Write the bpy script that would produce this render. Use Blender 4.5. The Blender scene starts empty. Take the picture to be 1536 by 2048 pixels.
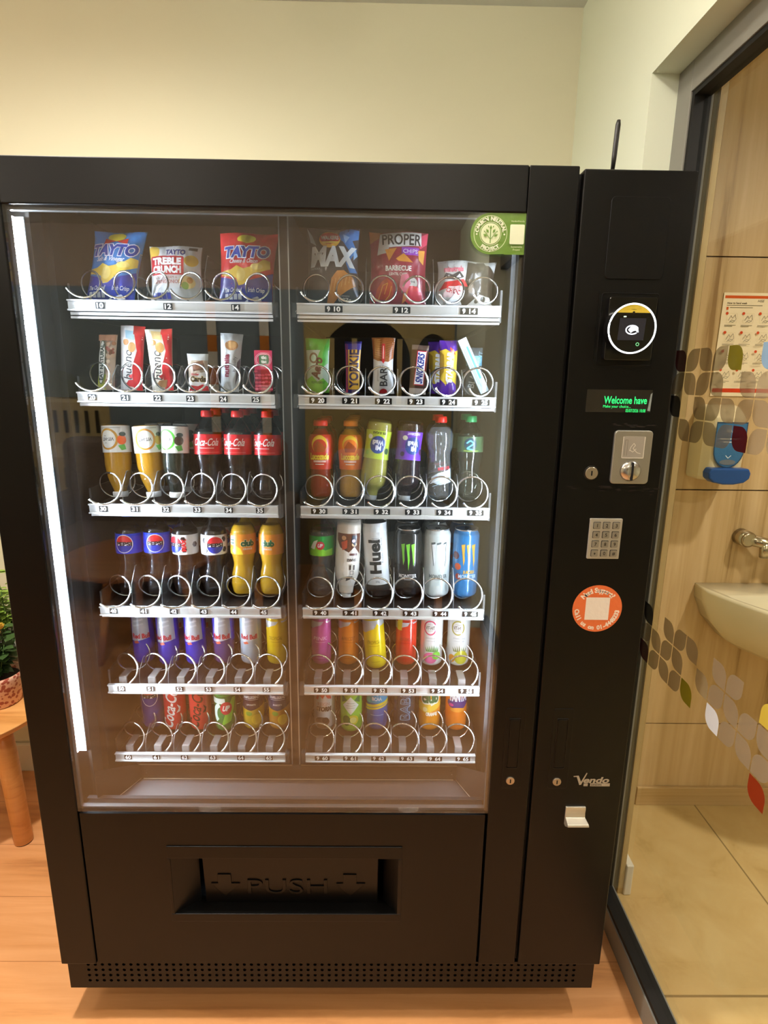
import bpy, bmesh, math, random
from mathutils import Vector, Matrix, noise
random.seed(7)
PI = math.pi
SC = bpy.context.scene
COL = SC.collection

# ------------------------------------------------------------------ camera
cf, cpitch, cyaw, croll = 1138.06, 0.227964, 0.0133167, 0.0141971
cpos = Vector((0.710233, -1.042244, 1.480382))
fw = Vector((math.sin(cyaw)*math.cos(cpitch), math.cos(cyaw)*math.cos(cpitch), -math.sin(cpitch)))
rt = Vector((math.cos(cyaw), -math.sin(cyaw), 0)); up = rt.cross(fw)
r2 = rt*math.cos(croll)+up*math.sin(croll); u2 = -rt*math.sin(croll)+up*math.cos(croll)
cam = bpy.data.cameras.new('camera'); cam.sensor_fit = 'VERTICAL'; cam.sensor_height = 36.0
cam.lens = 36.0*cf/2048; cam.clip_start = 0.02
co = bpy.data.objects.new('camera', cam); COL.objects.link(co)
M = Matrix((r2, u2, -fw)).transposed().to_4x4(); M.translation = cpos
co.matrix_world = M; SC.camera = co

# ------------------------------------------------------------------ world, exposure, room light levels
w = bpy.data.worlds.new('room_air'); SC.world = w; w.use_nodes = True
w.node_tree.nodes['Background'].inputs[0].default_value = (1, .86, .68, 1)
w.node_tree.nodes['Background'].inputs[1].default_value = 0.15
vs = SC.view_settings
vs.view_transform = 'Standard'; vs.look = 'None'; vs.gamma = 1; vs.use_curve_mapping = False
vs.exposure = 0.0
WARM = (1.0, .945, .885)
DOWN_W = [50.0, 132., 132., 132., 132., 132.]   # first over the machine; the rest unseen, given domes to wash walls and ceiling
BATH_W = 30.0
LED = 680.0           # emission of the cool strip in the machine
LAMPS = [(-.05, -.06), (.72, -.38), (-1.1, -.38), (-.4, -2.25), (.95, -2.3), (-1.5, -2.4)]
BATH_LAMPS = [(2.15, -.15), (2.3, -1.4)]

# ------------------------------------------------------------------ materials
def lin(c):
    if isinstance(c, str):
        c = [int(c[i:i+2], 16)/255 for i in (0, 2, 4)]
    return tuple((x/12.92 if x <= .04045 else ((x+.055)/1.055)**2.4) for x in c[:3])
MATS = {}
def mat(name, col, rough=.5, metal=0., coat=0., spec=.5, emit=0., bump=None, trans=0., ior=1.45):
    if name in MATS: return MATS[name]
    m = bpy.data.materials.new(name); m.use_nodes = True
    b = m.node_tree.nodes['Principled BSDF']; c = lin(col)
    b.inputs['Base Color'].default_value = (*c, 1)
    b.inputs['Roughness'].default_value = rough; b.inputs['Metallic'].default_value = metal
    b.inputs['Coat Weight'].default_value = coat; b.inputs['Coat Roughness'].default_value = .12
    b.inputs['Specular IOR Level'].default_value = spec
    b.inputs['Transmission Weight'].default_value = trans; b.inputs['IOR'].default_value = ior
    if emit:
        b.inputs['Emission Color'].default_value = (*c, 1); b.inputs['Emission Strength'].default_value = emit
    if bump:
        nt = m.node_tree; tc = nt.nodes.new('ShaderNodeTexCoord'); n = nt.nodes.new('ShaderNodeTexNoise')
        n.inputs['Scale'].default_value = bump[0]; n.inputs['Detail'].default_value = 4
        bp = nt.nodes.new('ShaderNodeBump'); bp.inputs['Strength'].default_value = bump[1]; bp.inputs['Distance'].default_value = bump[2]
        nt.links.new(tc.outputs['Object'], n.inputs['Vector']); nt.links.new(n.outputs['Fac'], bp.inputs['Height'])
        nt.links.new(bp.outputs['Normal'], b.inputs['Normal'])
    MATS[name] = m; return m
def ink(col, kind='film'):
    k = kind+'_'+col
    if kind == 'film': return mat(k, col, .30, 0, .35, bump=(110, .45, .0022))
    if kind == 'can': return mat(k, col, .22, .25, .5)
    if kind == 'foil': return mat(k, col, .25, .8, .2)
    if kind == 'print': return mat(k, col, .6, spec=.15)
    if kind == 'glow': return mat(k, col, .5, emit=1.6)
def grain(name, c1, c2, scale, rough=.5, coat=0., c3=None, bump=.0, lines=None, spec=.5, noise_scale=1.):
    """wood / mottled surface: noise stretched by 'scale', optional joint lines [(axis,origin,pitch,width)]"""
    m = bpy.data.materials.new(name); m.use_nodes = True; nt = m.node_tree; N = nt.nodes; L = nt.links
    b = N['Principled BSDF']; b.inputs['Roughness'].default_value = rough; b.inputs['Coat Weight'].default_value = coat
    b.inputs['Specular IOR Level'].default_value = spec
    tc = N.new('ShaderNodeTexCoord'); mp = N.new('ShaderNodeMapping'); mp.inputs['Scale'].default_value = scale
    L.new(tc.outputs['Object'], mp.inputs['Vector'])
    n = N.new('ShaderNodeTexNoise'); n.inputs['Scale'].default_value = noise_scale; n.inputs['Detail'].default_value = 8
    n.inputs['Roughness'].default_value = .62; n.inputs['Distortion'].default_value = .6
    L.new(mp.outputs['Vector'], n.inputs['Vector'])
    cr = N.new('ShaderNodeValToRGB'); e = cr.color_ramp.elements
    e[0].position = .33; e[0].color = (*lin(c1), 1); e[1].position = .67; e[1].color = (*lin(c2), 1)
    if c3:
        x = cr.color_ramp.elements.new(.42); x.color = (*lin(c3), 1)
    L.new(n.outputs['Fac'], cr.inputs['Fac']); out = cr.outputs['Color']
    if lines:
        sp = N.new('ShaderNodeSeparateXYZ'); L.new(tc.outputs['Object'], sp.inputs[0])
        for ax, o, p, wd, lc in lines:
            def mth(op, a, bb=None):
                q = N.new('ShaderNodeMath'); q.operation = op
                for i, v in enumerate((a, bb)):
                    if v is None: continue
                    if isinstance(v, (int, float)): q.inputs[i].default_value = v
                    else: L.new(v, q.inputs[i])
                return q.outputs[0]
            t = mth('DIVIDE', mth('SUBTRACT', sp.outputs[ax], o), p)
            t = mth('ABSOLUTE', mth('SUBTRACT', mth('FRACT', mth('ADD', t, .5)), .5))
            t = mth('LESS_THAN', mth('MULTIPLY', t, p), wd/2)
            mx = N.new('ShaderNodeMixRGB'); L.new(t, mx.inputs[0]); L.new(out, mx.inputs[1]); mx.inputs[2].default_value = (*lin(lc), 1)
            out = mx.outputs[0]
    L.new(out, b.inputs['Base Color'])
    if bump:
        bp = N.new('ShaderNodeBump'); bp.inputs['Strength'].default_value = bump; bp.inputs['Distance'].default_value = .002
        L.new(n.outputs['Fac'], bp.inputs['Height']); L.new(bp.outputs['Normal'], b.inputs['Normal'])
    MATS[name] = m; return m
def clear(name, tint=(1, 1, 1), f0=.05, gain=1., rough=.02, body=0., bodycol=(1, 1, 1)):
    """see-through sheet: mirror part rises towards grazing, the rest passes straight through"""
    if name in MATS: return MATS[name]
    m = bpy.data.materials.new(name); m.use_nodes = True; nt = m.node_tree; N = nt.nodes; L = nt.links
    N.remove(N['Principled BSDF'])
    lw = N.new('ShaderNodeLayerWeight'); lw.inputs['Blend'].default_value = .5
    pw = N.new('ShaderNodeMath'); pw.operation = 'POWER'; L.new(lw.outputs['Facing'], pw.inputs[0]); pw.inputs[1].default_value = 5
    ma = N.new('ShaderNodeMath'); ma.operation = 'MULTIPLY_ADD'; L.new(pw.outputs[0], ma.inputs[0])
    ma.inputs[1].default_value = (1-f0)*gain; ma.inputs[2].default_value = f0; ma.use_clamp = True
    tr = N.new('ShaderNodeBsdfTransparent'); tr.inputs[0].default_value = (*tint, 1)
    src = tr.outputs[0]
    if body:
        d = N.new('ShaderNodeBsdfDiffuse'); d.inputs[0].default_value = (*bodycol, 1)
        mb = N.new('ShaderNodeMixShader'); mb.inputs[0].default_value = body
        L.new(tr.outputs[0], mb.inputs[1]); L.new(d.outputs[0], mb.inputs[2]); src = mb.outputs[0]
    g = N.new('ShaderNodeBsdfGlossy'); g.inputs['Roughness'].default_value = rough
    mx = N.new('ShaderNodeMixShader'); L.new(ma.outputs[0], mx.inputs[0]); L.new(src, mx.inputs[1]); L.new(g.outputs[0], mx.inputs[2])
    L.new(mx.outputs[0], N['Material Output'].inputs[0])
    MATS[name] = m; return m

BLACK = mat('satin_black_paint', '080706', .34, 0, .0, .30, bump=(900, .05, .0003))
BLACKIN = mat('dark_liner', '16130f', .55)
GROOVE = mat('shadow_gap_black', '050404', .7)
RAIL = mat('brushed_aluminium_rail', 'cfcfcb', .38, .4)
CHROME = mat('bright_wire', 'eeeeea', .18, 1.0)
STEEL = mat('cast_zinc', 'b5b0a6', .34, .85, bump=(600, .15, .0003))
TRAY = mat('tray_steel', '2a2723', .45, .4)
PAINT = mat('sage_wall_paint', 'd6d2b6', .85, bump=(220, .15, .001))
WALL_PALE = mat('pale_green_wall', 'e9efda', .85, bump=(220, .15, .001))  # right wall, paler and greener than the other walls
CEIL = mat('ceiling_paint', 'e6e6e2', .9)
WHITEP = mat('white_trim_paint', 'e3ddcb', .5)
GREYF = mat('grey_door_frame_paint', '85837a', .45)
RUB = mat('black_rubber', '0b0a09', .6)
OAK = grain('oak_laminate', '92703e', 'd8ba8c', (16, 16, .55), .45, c3='c0a06c', bump=.1)
OAKS = grain('oak_laminate_skirting', 'a5834f', 'd0b080', (.6, 16, 22), .45, c3='bd9c66')
FLOORM = grain('orange_laminate_floor', 'b87b49', 'e0a36e', (.9, 13, 13), .38, c3='cf9058', bump=.12,
               lines=[(1, -.05, .19, .0016, 'a5683c')])
TILEM = grain('beige_floor_tile', 'bfa064', 'd2b57b', (3.5, 3.5, 3.5), .5, c3='c9aa6e', bump=.05, noise_scale=2.2,
              lines=[(1, .055, .667, .006, '8f7748'), (0, 1.87, .667, .005, '8f7748')])
BENCHW = grain('light_beech_wood', 'c68948', 'e6ae6c', (1.5, 14, 30), .35, c3='d79a58')
GLASS_DOOR = clear('machine_door_glass', (.97, .98, .98), f0=.105, gain=1.05, rough=.004)
GLASS_PART = clear('partition_glass', (.96, .97, .95), f0=.035, gain=.6, rough=.004)
PET = clear('clear_bottle_plastic', (.96, .97, .97), f0=.07, gain=1.3, rough=.06)
ACRY = clear('clear_acrylic', (.90, .92, .92), f0=.06, gain=1.2, rough=.08, body=.06, bodycol=(.7, .75, .78))

# ------------------------------------------------------------------ object helpers
def tag(o, label=None, cat=None, group=None, kind=None):
    if label: o['label'] = label
    if cat: o['category'] = cat
    if group: o['group'] = group
    if kind: o['kind'] = kind
    return o
def thing(name, label, cat, loc=(0, 0, 0), rot=(0, 0, 0), group=None):
    o = bpy.data.objects.new(name, None); o.empty_display_size = .05; COL.objects.link(o)
    o.location = loc; o.rotation_euler = rot
    return tag(o, label, cat, group)
def link(name, me, parent=None, mats=None):
    o = bpy.data.objects.new(name, me); COL.objects.link(o)
    if parent: o.parent = parent
    if mats:
        for m in mats: me.materials.append(m)
    return o
def obj(name, bm, m, parent=None, smooth=False, bevel=0., label=None):
    bmesh.ops.recalc_face_normals(bm, faces=bm.faces)
    me = bpy.data.meshes.new(name); bm.to_mesh(me); bm.free()
    o = link(name, me, parent, m if isinstance(m, (list, tuple)) else [m])
    if smooth:
        for p in me.polygons: p.use_smooth = True
    if bevel:
        md = o.modifiers.new('bevel', 'BEVEL'); md.width = bevel; md.segments = 3; md.limit_method = 'ANGLE'; md.angle_limit = .7
    if label: o['label'] = label
    return o
def box(bm, x0, y0, z0, x1, y1, z1, mi=0):
    v = [bm.verts.new(p) for p in ((x0, y0, z0), (x1, y0, z0), (x1, y1, z0), (x0, y1, z0), (x0, y0, z1), (x1, y0, z1), (x1, y1, z1), (x0, y1, z1))]
    for f in ((0, 3, 2, 1), (4, 5, 6, 7), (0, 1, 5, 4), (1, 2, 6, 5), (2, 3, 7, 6), (3, 0, 4, 7)):
        q = bm.faces.new([v[i] for i in f]); q.material_index = mi
def boxes(name, L, m, parent=None, bevel=0., label=None):
    bm = bmesh.new()
    for b in L: box(bm, *b)
    return obj(name, bm, m, parent, bevel=bevel, label=label)
def struct(o, label=None):
    o['kind'] = 'structure'
    if label: o['label'] = label
    return o
def tube(bm, pts, r, seg=8, closed=False, cap=True, mi=0):
    P = [Vector(p) for p in pts]; n = len(P); rings = []
    up0 = Vector((0, 0, 1))
    for i in range(n):
        a = P[(i-1) % n] if (closed or i > 0) else P[i]; b = P[(i+1) % n] if (closed or i < n-1) else P[i]
        t = (b-a).normalized()
        if abs(t.dot(up0)) > .98: up1 = Vector((0, 1, 0))
        else: up1 = up0
        s = t.cross(up1).normalized(); q = s.cross(t)
        rr = r[i] if isinstance(r, (list, tuple)) else r
        rings.append([bm.verts.new(P[i]+s*math.cos(k*2*PI/seg)*rr+q*math.sin(k*2*PI/seg)*rr) for k in range(seg)])
    m = n if closed else n-1
    for i in range(m):
        A = rings[i]; B = rings[(i+1) % n]
        for k in range(seg):
            f = bm.faces.new((A[k], A[(k+1) % seg], B[(k+1) % seg], B[k])); f.smooth = True; f.material_index = mi
    if cap and not closed:
        for R in (rings[0], rings[-1]):
            f = bm.faces.new(R); f.material_index = mi
def smooth_prof(pts, step=.006):
    """Catmull-Rom through (z,r) points that are not marked sharp"""
    out = []
    for i in range(len(pts)-1):
        p1, p2 = pts[i], pts[i+1]; p0 = pts[i-1] if i else p1; p3 = pts[i+2] if i+2 < len(pts) else p2
        if len(p1) > 2 or len(p2) > 2:
            seg = [(p1[0]+(p2[0]-p1[0])*t, p1[1]+(p2[1]-p1[1])*t) for t in (0,)]
        else:
            n = max(2, int((abs(p2[0]-p1[0])+abs(p2[1]-p1[1]))/step)); seg = []
            for k in range(n):
                t = k/n
                f = lambda a, b, c, d: .5*((2*b)+(-a+c)*t+(2*a-5*b+4*c-d)*t*t+(-a+3*b-3*c+d)*t**3)
                seg.append((f(p0[0], p1[0], p2[0], p3[0]), max(.0005, f(p0[1], p1[1], p2[1], p3[1]))))
        out += seg
    out.append(tuple(pts[-1][:2])); return out
def rad_at(prof, z):
    for a, b in zip(prof, prof[1:]):
        if min(a[0], b[0]) <= z <= max(a[0], b[0]) and a[0] != b[0]:
            return a[1]+(b[1]-a[1])*(z-a[0])/(b[0]-a[0])
    return prof[0][1] if z < prof[0][0] else prof[-1][1]
def lathe(bm, prof, seg=36, mod=None, mi=0, c=(0, 0, 0), flip=False):
    rings = []
    for z, r in prof:
        rings.append([bm.verts.new((c[0]+r*math.cos(k*2*PI/seg)*(mod(z, k*2*PI/seg) if mod else 1),
                                    c[1]+r*math.sin(k*2*PI/seg)*(mod(z, k*2*PI/seg) if mod else 1), c[2]+z)) for k in range(seg)])
    for A, B in zip(rings, rings[1:]):
        for k in range(seg):
            f = bm.faces.new((A[k], A[(k+1) % seg], B[(k+1) % seg], B[k])); f.smooth = True; f.material_index = mi
    for R in (rings[0], rings[-1]):
        f = bm.faces.new(R); f.material_index = mi
def rrect(x0, y0, x1, y1, r, n=5):
    pts = []
    for cx, cy, a0 in ((x1-r, y1-r, 0), (x0+r, y1-r, 90), (x0+r, y0+r, 180), (x1-r, y0+r, 270)):
        for k in range(n+1):
            a = math.radians(a0+90*k/n); pts.append((cx+r*math.cos(a), cy+r*math.sin(a)))
    return pts
def plate(bm, pts, y0, y1, mi=0):
    """polygon in x,z extruded from y0 (front) to y1"""
    A = [bm.verts.new((x, y0, z)) for x, z in pts]; B = [bm.verts.new((x, y1, z)) for x, z in pts]
    bm.faces.new(A).material_index = mi; bm.faces.new(B[::-1]).material_index = mi
    n = len(pts)
    for i in range(n):
        bm.faces.new((A[i], B[i], B[(i+1) % n], A[(i+1) % n])).material_index = mi
def disc_y(bm, cx, cz, r, y0, y1, seg=32, mi=0, rz=None):
    plate(bm, [(cx+r*math.cos(k*2*PI/seg), cz+(rz or r)*math.sin(k*2*PI/seg)) for k in range(seg)], y0, y1, mi)
def copy_tree(o, parent=None):
    c = o.copy(); COL.objects.link(c)
    if parent: c.parent = parent
    for ch in [x for x in COL.objects if x.parent == o]: copy_tree(ch, c)
    return c

# ------------------------------------------------------------------ flat artwork (text + shapes) bent onto surfaces
_txt = {}
def text_tris(s, bold=0.):
    k = (s, bold)
    if k not in _txt:
        cu = bpy.data.curves.new('t', 'FONT'); cu.body = s; cu.size = 1; cu.offset = bold; cu.resolution_u = 3
        o = bpy.data.objects.new('t', cu); COL.objects.link(o)
        bpy.context.view_layer.update()
        me = o.evaluated_get(bpy.context.evaluated_depsgraph_get()).to_mesh()
        vs_ = [(v.co.x, v.co.y) for v in me.vertices]; fs = [tuple(p.vertices) for p in me.polygons]
        o.evaluated_get(bpy.context.evaluated_depsgraph_get()).to_mesh_clear()
        bpy.data.objects.remove(o); bpy.data.curves.remove(cu)
        if not vs_: vs_ = [(0, 0)]
        x0 = min(v[0] for v in vs_); x1 = max(v[0] for v in vs_); y0 = min(v[1] for v in vs_); y1 = max(v[1] for v in vs_)
        _txt[k] = (vs_, fs, x0, x1, y0, y1)
    return _txt[k]
class Art:
    def __init__(s): s.ops = []
    def P(s, pts, col, kind=None): s.ops.append(('p', pts, col, kind)); return s
    def R(s, x0, y0, x1, y1, col, kind=None): return s.P([(x0, y0), (x1, y0), (x1, y1), (x0, y1)], col, kind)
    def RR(s, x0, y0, x1, y1, r, col, kind=None): return s.P(rrect(x0, y0, x1, y1, r), col, kind)
    def C(s, cx, cy, rx, col, ry=None, kind=None, n=28, a0=0, a1=360):
        ry = ry or rx
        return s.P([(cx+rx*math.cos(math.radians(a0+(a1-a0)*k/n)), cy+ry*math.sin(math.radians(a0+(a1-a0)*k/n))) for k in range(n+(0 if a1-a0 >= 360 else 1))], col, kind)
    def RG(s, cx, cy, rx, wd, col, ry=None, kind=None, a0=0, a1=360, n=32):
        ry = ry or rx
        for k in range(n):
            a = math.radians(a0+(a1-a0)*k/n); b = math.radians(a0+(a1-a0)*(k+1)/n)
            q = [(cx+(rx-wd*t)*math.cos(x), cy+(ry-wd*t)*math.sin(x)) for x, t in ((a, 0), (b, 0), (b, 1), (a, 1))]
            s.ops.append(('p', q, col, kind, k > 0))
        return s
    def T(s, txt, cx, cy, w, h, col, rot=0, bold=0., shear=0., kind=None, out=None, outw=.05):
        if out: s.ops.append(('t', txt, cx, cy, w, h, out, rot, bold+outw, shear, kind, outw))
        s.ops.append(('t', txt, cx, cy, w, h, col, rot, bold, shear, kind, 0)); return s
    def L(s, pts, wd, col, kind=None):
        for i, ((x0, y0), (x1, y1)) in enumerate(zip(pts, pts[1:])):
            d = math.hypot(x1-x0, y1-y0) or 1; nx, ny = -(y1-y0)/d*wd/2, (x1-x0)/d*wd/2
            s.ops.append(('p', [(x0+nx, y0+ny), (x0-nx, y0-ny), (x1-nx, y1-ny), (x1+nx, y1+ny)], col, kind, i > 0))
        return s
    def ARC(s, txt, cx, cy, r, a_mid, a_span, h, col, inward=False, bold=.02):
        n = len(txt)
        for i, ch in enumerate(txt):
            if ch == ' ': continue
            t = (i+.5)/n-.5
            a = a_mid+(t*a_span if inward else -t*a_span)
            x = cx+r*math.cos(math.radians(a)); y = cy+r*math.sin(math.radians(a))
            s.T(ch, x, y, None, h, col, rot=(a+90 if inward else a-90), bold=bold)
            s.ops[-1] = s.ops[-1]+(True,) if i else s.ops[-1]
        return s
def art_mesh(name, art, mapf, parent=None, kind='film', du=None, dv=None, clip=None, smooth=True, eps=None, label=None):
    verts, faces, mids, mats = [], [], [], []
    layer = -1
    for op in art.ops:
        bm = bmesh.new(); same = False
        if op[0] == 'p':
            pts = op[1]; col = op[2]; kd = op[3] or kind; same = len(op) > 4 and op[4]
            try: bm.faces.new([bm.verts.new((x, y, 0)) for x, y in pts])
            except Exception: bm.free(); continue
        else:
            _, txt, cx, cy, wd, h, col, rot, bold, shear, kd, ow = op[:12]; kd = kd or kind; same = len(op) > 12
            V, F, x0, x1, y0, y1 = text_tris(txt, bold)
            _, _, hx0, hx1, hy0, hy1 = text_tris('H', 0.)
            sy = h/(hy1-hy0); bx0, bx1 = (x0, x1)
            sx = sy if wd is None else wd/((x1-x0)-2*ow)
            mx = (x0+x1)/2; my = (hy0+hy1)/2; c_, s_ = math.cos(math.radians(rot)), math.sin(math.radians(rot))
            vv = []
            for x, y in V:
                X = (x-mx)*sx+shear*(y-my)*sy; Y = (y-my)*sy
                vv.append(bm.verts.new((cx+X*c_-Y*s_, cy+X*s_+Y*c_, 0)))
            for f in F:
                try: bm.faces.new([vv[i] for i in f])
                except Exception: pass
        if not same: layer += 1
        if op[0] == 'p' and len(op[1]) > 4: bmesh.ops.triangulate(bm, faces=bm.faces[:])
        if bm.verts:
            for ax, d in ((0, du), (1, dv)):
                if not d: continue
                lo = min(v.co[ax] for v in bm.verts); hi = max(v.co[ax] for v in bm.verts)
                k = math.floor(lo/d)+1
                while k*d < hi:
                    no = Vector((1, 0, 0)) if ax == 0 else Vector((0, 1, 0))
                    bmesh.ops.bisect_plane(bm, geom=bm.verts[:]+bm.edges[:]+bm.faces[:], plane_co=no*k*d, plane_no=no, dist=1e-7)
                    k += 1
            if clip:
                for co_, no in (((clip[0], 0, 0), (-1, 0, 0)), ((clip[2], 0, 0), (1, 0, 0)), ((0, clip[1], 0), (0, -1, 0)), ((0, clip[3], 0), (0, 1, 0))):
                    bmesh.ops.bisect_plane(bm, geom=bm.verts[:]+bm.edges[:]+bm.faces[:], plane_co=co_, plane_no=no, dist=1e-7, clear_outer=True)
        if bm.faces:
            m = ink(col, kd)
            if m not in mats: mats.append(m)
            mi = mats.index(m); base = len(verts); bm.verts.index_update(); bm.normal_update()
            for v in bm.verts: verts.append(mapf(v.co.x, v.co.y, layer))
            for f in bm.faces:
                idx = [base+v.index for v in f.verts]
                faces.append(idx if f.normal.z > 0 else idx[::-1]); mids.append(mi)
        bm.free()
    me = bpy.data.meshes.new(name); me.from_pydata(verts, [], faces)
    for p, i in zip(me.polygons, mids):
        p.material_index = i; p.use_smooth = smooth
    o = link(name, me, parent, mats)
    if label: o['label'] = label
    return o
def on_cyl(prof, rnom, base=.00035, step=.00010, a0=0.):
    def f(u, v, k):
        a = u/rnom+a0; R = rad_at(prof, v)+base+step*k
        return (R*math.sin(a), -R*math.cos(a), v)
    return f
def on_front(y, x0=0., z0=0., step=.00012):
    return lambda u, v, k: (x0+u, y-.0003-step*k, z0+v)

# ------------------------------------------------------------------ room shell
YB, XR, ZC = .89, 1.295, 2.54          # back wall, right wall face, ceiling
XL, YF = -2.2, -3.4
struct(boxes('floor', [(XL-.1, YF-.1, -.1, 1.37, YB+.1, 0)], FLOORM))
struct(boxes('wall_back', [(XL-.1, YB, 0, 1.36, YB+.1, ZC)], PAINT))
struct(boxes('wall_left', [(XL-.1, YF, 0, XL, YB, ZC)], PAINT))
struct(boxes('ceiling', [(XL-.1, YF-.1, ZC, 1.45, YB+.1, ZC+.1)], CEIL))
struct(boxes('wall_right', [(XR, .364, 0, 1.455, YB, ZC), (XR, YF, 2.134, 1.455, .364, ZC), (XR, YF, 0, 1.455, -2.2, 2.134)], WALL_PALE))
struct(boxes('baseboard_back', [(XL, YB-.018, 0, 0.0, YB, .115)], WHITEP, bevel=.004))

# rear wall carries a painted city mural (seen only as a reflection)
wr = struct(boxes('wall_rear', [(XL-.1, YF-.1, 0, 1.36, YF, ZC)], mat('mural_sky_paint', '7f8f99', .8)))
A = Art()
A.R(-2.2, 0, 1.3, .55, 'a79a80').R(-2.2, 2.12, 1.3, 2.54, 'b9aa9c')
for x0, x1, zt, c in ((-2.1, -1.35, 1.32, 'c4b07e'), (-1.3, -.75, .95, 'ad9c78'), (-.6, -.1, 1.0, '9a8d74'), (.15, 1.28, 1.95, 'b9a571')):
    A.R(x0, .1, x1, zt, c); A.R(x0-.03, zt-.04, x1+.03, zt, 'd8c79a')
for k in range(8): A.R(-2.02+k*.08, 1.05, -1.99+k*.08, 1.22, '3a3526')
for k in range(5): A.R(-2.02+k*.14, .62, -1.95+k*.14, .78, '4a4433')
A.P([(-2.02, .86), (-1.42, .86), (-1.72, .98)], 'd8c79a')
A.C(-1.72, 1.32, .22, '7e8b86', ry=.2, a0=0, a1=180)
A.C(.62, 1.62, .33, '2c281f', ry=.3, a0=0, a1=180); A.R(.29, 1.3, .95, 1.62, '2c281f')
A.C(1.12, 1.62, .13, '2c281f', ry=.2, a0=0, a1=180); A.R(.99, 1.3, 1.25, 1.62, '2c281f')
for k in range(4): A.R(.34+k*.17, 1.3, .38+k*.17, 1.78, 'b9a571')
for cx in (-.53, -.14):
    for k in range(9): A.R(cx-.035, .95+k*.12, cx+.035, 1.07+k*.12, 'c47a34' if k % 2 == 0 else 'e0ddd2')
art_mesh('wall_mural', A, lambda u, v, k: (u, YF+.001+.0006*k, v), wr, kind='print', smooth=False)
wr.children[0].name = 'mural'

# ceiling lamps
GLOWM = mat('lamp_diffuser', 'ffe2b8', .5, emit=14)
def downlight(x, y, W, label, warm=WARM, z=ZC, beam=0):
    t = thing('ceiling_light', label, 'ceiling light', (x, y, z), group=None)
    bm = bmesh.new(); tube(bm, [(.062*math.cos(a*PI/16), .062*math.sin(a*PI/16), -.004) for a in range(32)], .008, 6, closed=True)
    obj('trim_ring', bm, WHITEP, t, smooth=True)
    bm = bmesh.new(); lathe(bm, [(-.004, .056), (-.001, .056)], 32); obj('diffuser', bm, GLOWM, t)
    if not beam:      # unseen lamp, dome shaped so its light also washes the ceiling
        bpy.data.objects.remove([c for c in COL.objects if c.parent == t and c.name.startswith('diffuser')][0])
        bm = bmesh.new(); lathe(bm, [(-.004, .074)]+[(-.004-.072*math.sin(math.radians(a)), .074*math.cos(math.radians(a))) for a in range(15, 90, 15)]+[(-.076, .002)], 24)
        obj('ceiling_wash_dome', bm, mat('dome_fill_glow_%d' % int(W), 'fff4e4', .5, emit=W), t)
        return t
    l = bpy.data.lights.new('lamp', 'SPOT' if beam else 'AREA'); l.energy = W; l.color = warm
    if beam: l.spot_size = math.radians(beam); l.spot_blend = 1.0; l.shadow_soft_size = .05; l.energy = W*4
    else: l.shape = 'DISK'; l.size = .11
    o = bpy.data.objects.new('lamp', l); COL.objects.link(o); o.parent = t; o.location = (0, 0, -.012)
    return t
names = ['over the front of the vending machine', 'nearest the glass partition, added to brighten the walls', 'over the round side table, added to brighten the walls',
         'over the sofa', 'over the rear right corner', 'over the rear left corner']
for k, ((x, y), n) in enumerate(zip(LAMPS, names)): downlight(x, y, DOWN_W[k], ('round recessed ceiling light ' if k == 0 else 'unseen dome light shaped to wash the ceiling, ')+n, beam=178 if k == 0 else 0)

# ------------------------------------------------------------------ bathroom behind the glass
YW = .72
struct(boxes('floor_washroom', [(1.37, YF, -.1, 3.4, YB, 0)], TILEM))
struct(boxes('ceiling_washroom', [(1.45, YF, ZC, 3.4, YB+.1, ZC+.1)], CEIL))
wb = struct(boxes('wall_washroom', [(1.657, YW, 1.844, 3.4, YW+.1, ZC), (1.657, YW, 1.157, 3.4, YW+.1, 1.840), (1.657, YW, .3255, 3.4, YW+.1, 1.153), (1.657, YW, .0, 3.4, YW+.1, .3215)], OAK))
boxes('joint', [(1.64, YW+.015, 0, 3.4, YW+.05, ZC)], GROOVE, wb)
struct(boxes('wall_washroom_left', [(1.455, YW-.01, 0, 1.642, YW+.1, ZC), (1.642, YW-.005, 0, 1.657, YW+.1, .42)], mat('beige_laminate', 'b89d66', .5)))
struct(boxes('wall_washroom_right', [(3.3, YF, 0, 3.4, YW, ZC)], PAINT))
struct(boxes('wall_washroom_rear', [(1.45, YF-.1, 0, 3.4, YF, ZC)], PAINT))
struct(boxes('baseboard_washroom', [(1.655, YW-.012, 0, 3.3, YW, .072)], OAKS, bevel=.002))
struct(boxes('baseboard_partition', [(1.455, .338, 0, 1.477, YW-.01, .105)], WHITEP, bevel=.004))
for (x, y), n in zip(BATH_LAMPS, ['above the wash basin', 'above the middle of the tiled washroom floor']):
    downlight(x, y, BATH_W, 'round recessed washroom ceiling light '+n, beam=150)

# glass partition
win = thing('window_1', None, None, (0, 0, 0)); win['kind'] = 'structure'
XF = 1.355; YE = -2.2
boxes('frame', [(XF, .304, .07, 1.405, .364, 2.134), (XF, YE, 2.074, 1.405, .304, 2.134), (XF, YE, 0, 1.405, .364, .07)], GREYF, win, bevel=.0015)
boxes('gasket', [(XF+.004, .294, .07, 1.395, .304, 2.074), (XF+.004, YE, 2.064, 1.395, .294, 2.074), (XF+.004, YE, .07, 1.395, .294, .082)], RUB, win)
boxes('lining', [(1.405, .352, .0, 1.440, .364, 2.12), (1.405, YE, 2.11, 1.44, .352, 2.134)], mat('olive_lining', '6f674a', .6), win)
boxes('lining_edge', [(1.440, .345, .0, 1.455, .364, 2.13)], mat('beige_laminate', 'b89d66', .5), win)
boxes('pane', [(1.380, YE, .082, 1.388, .294, 2.064)], GLASS_PART, win)
FROST = clear('frosted_film', (.70, .66, .58), f0=.04, gain=.5, rough=.3, body=.52, bodycol=lin('a59573'))
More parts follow.
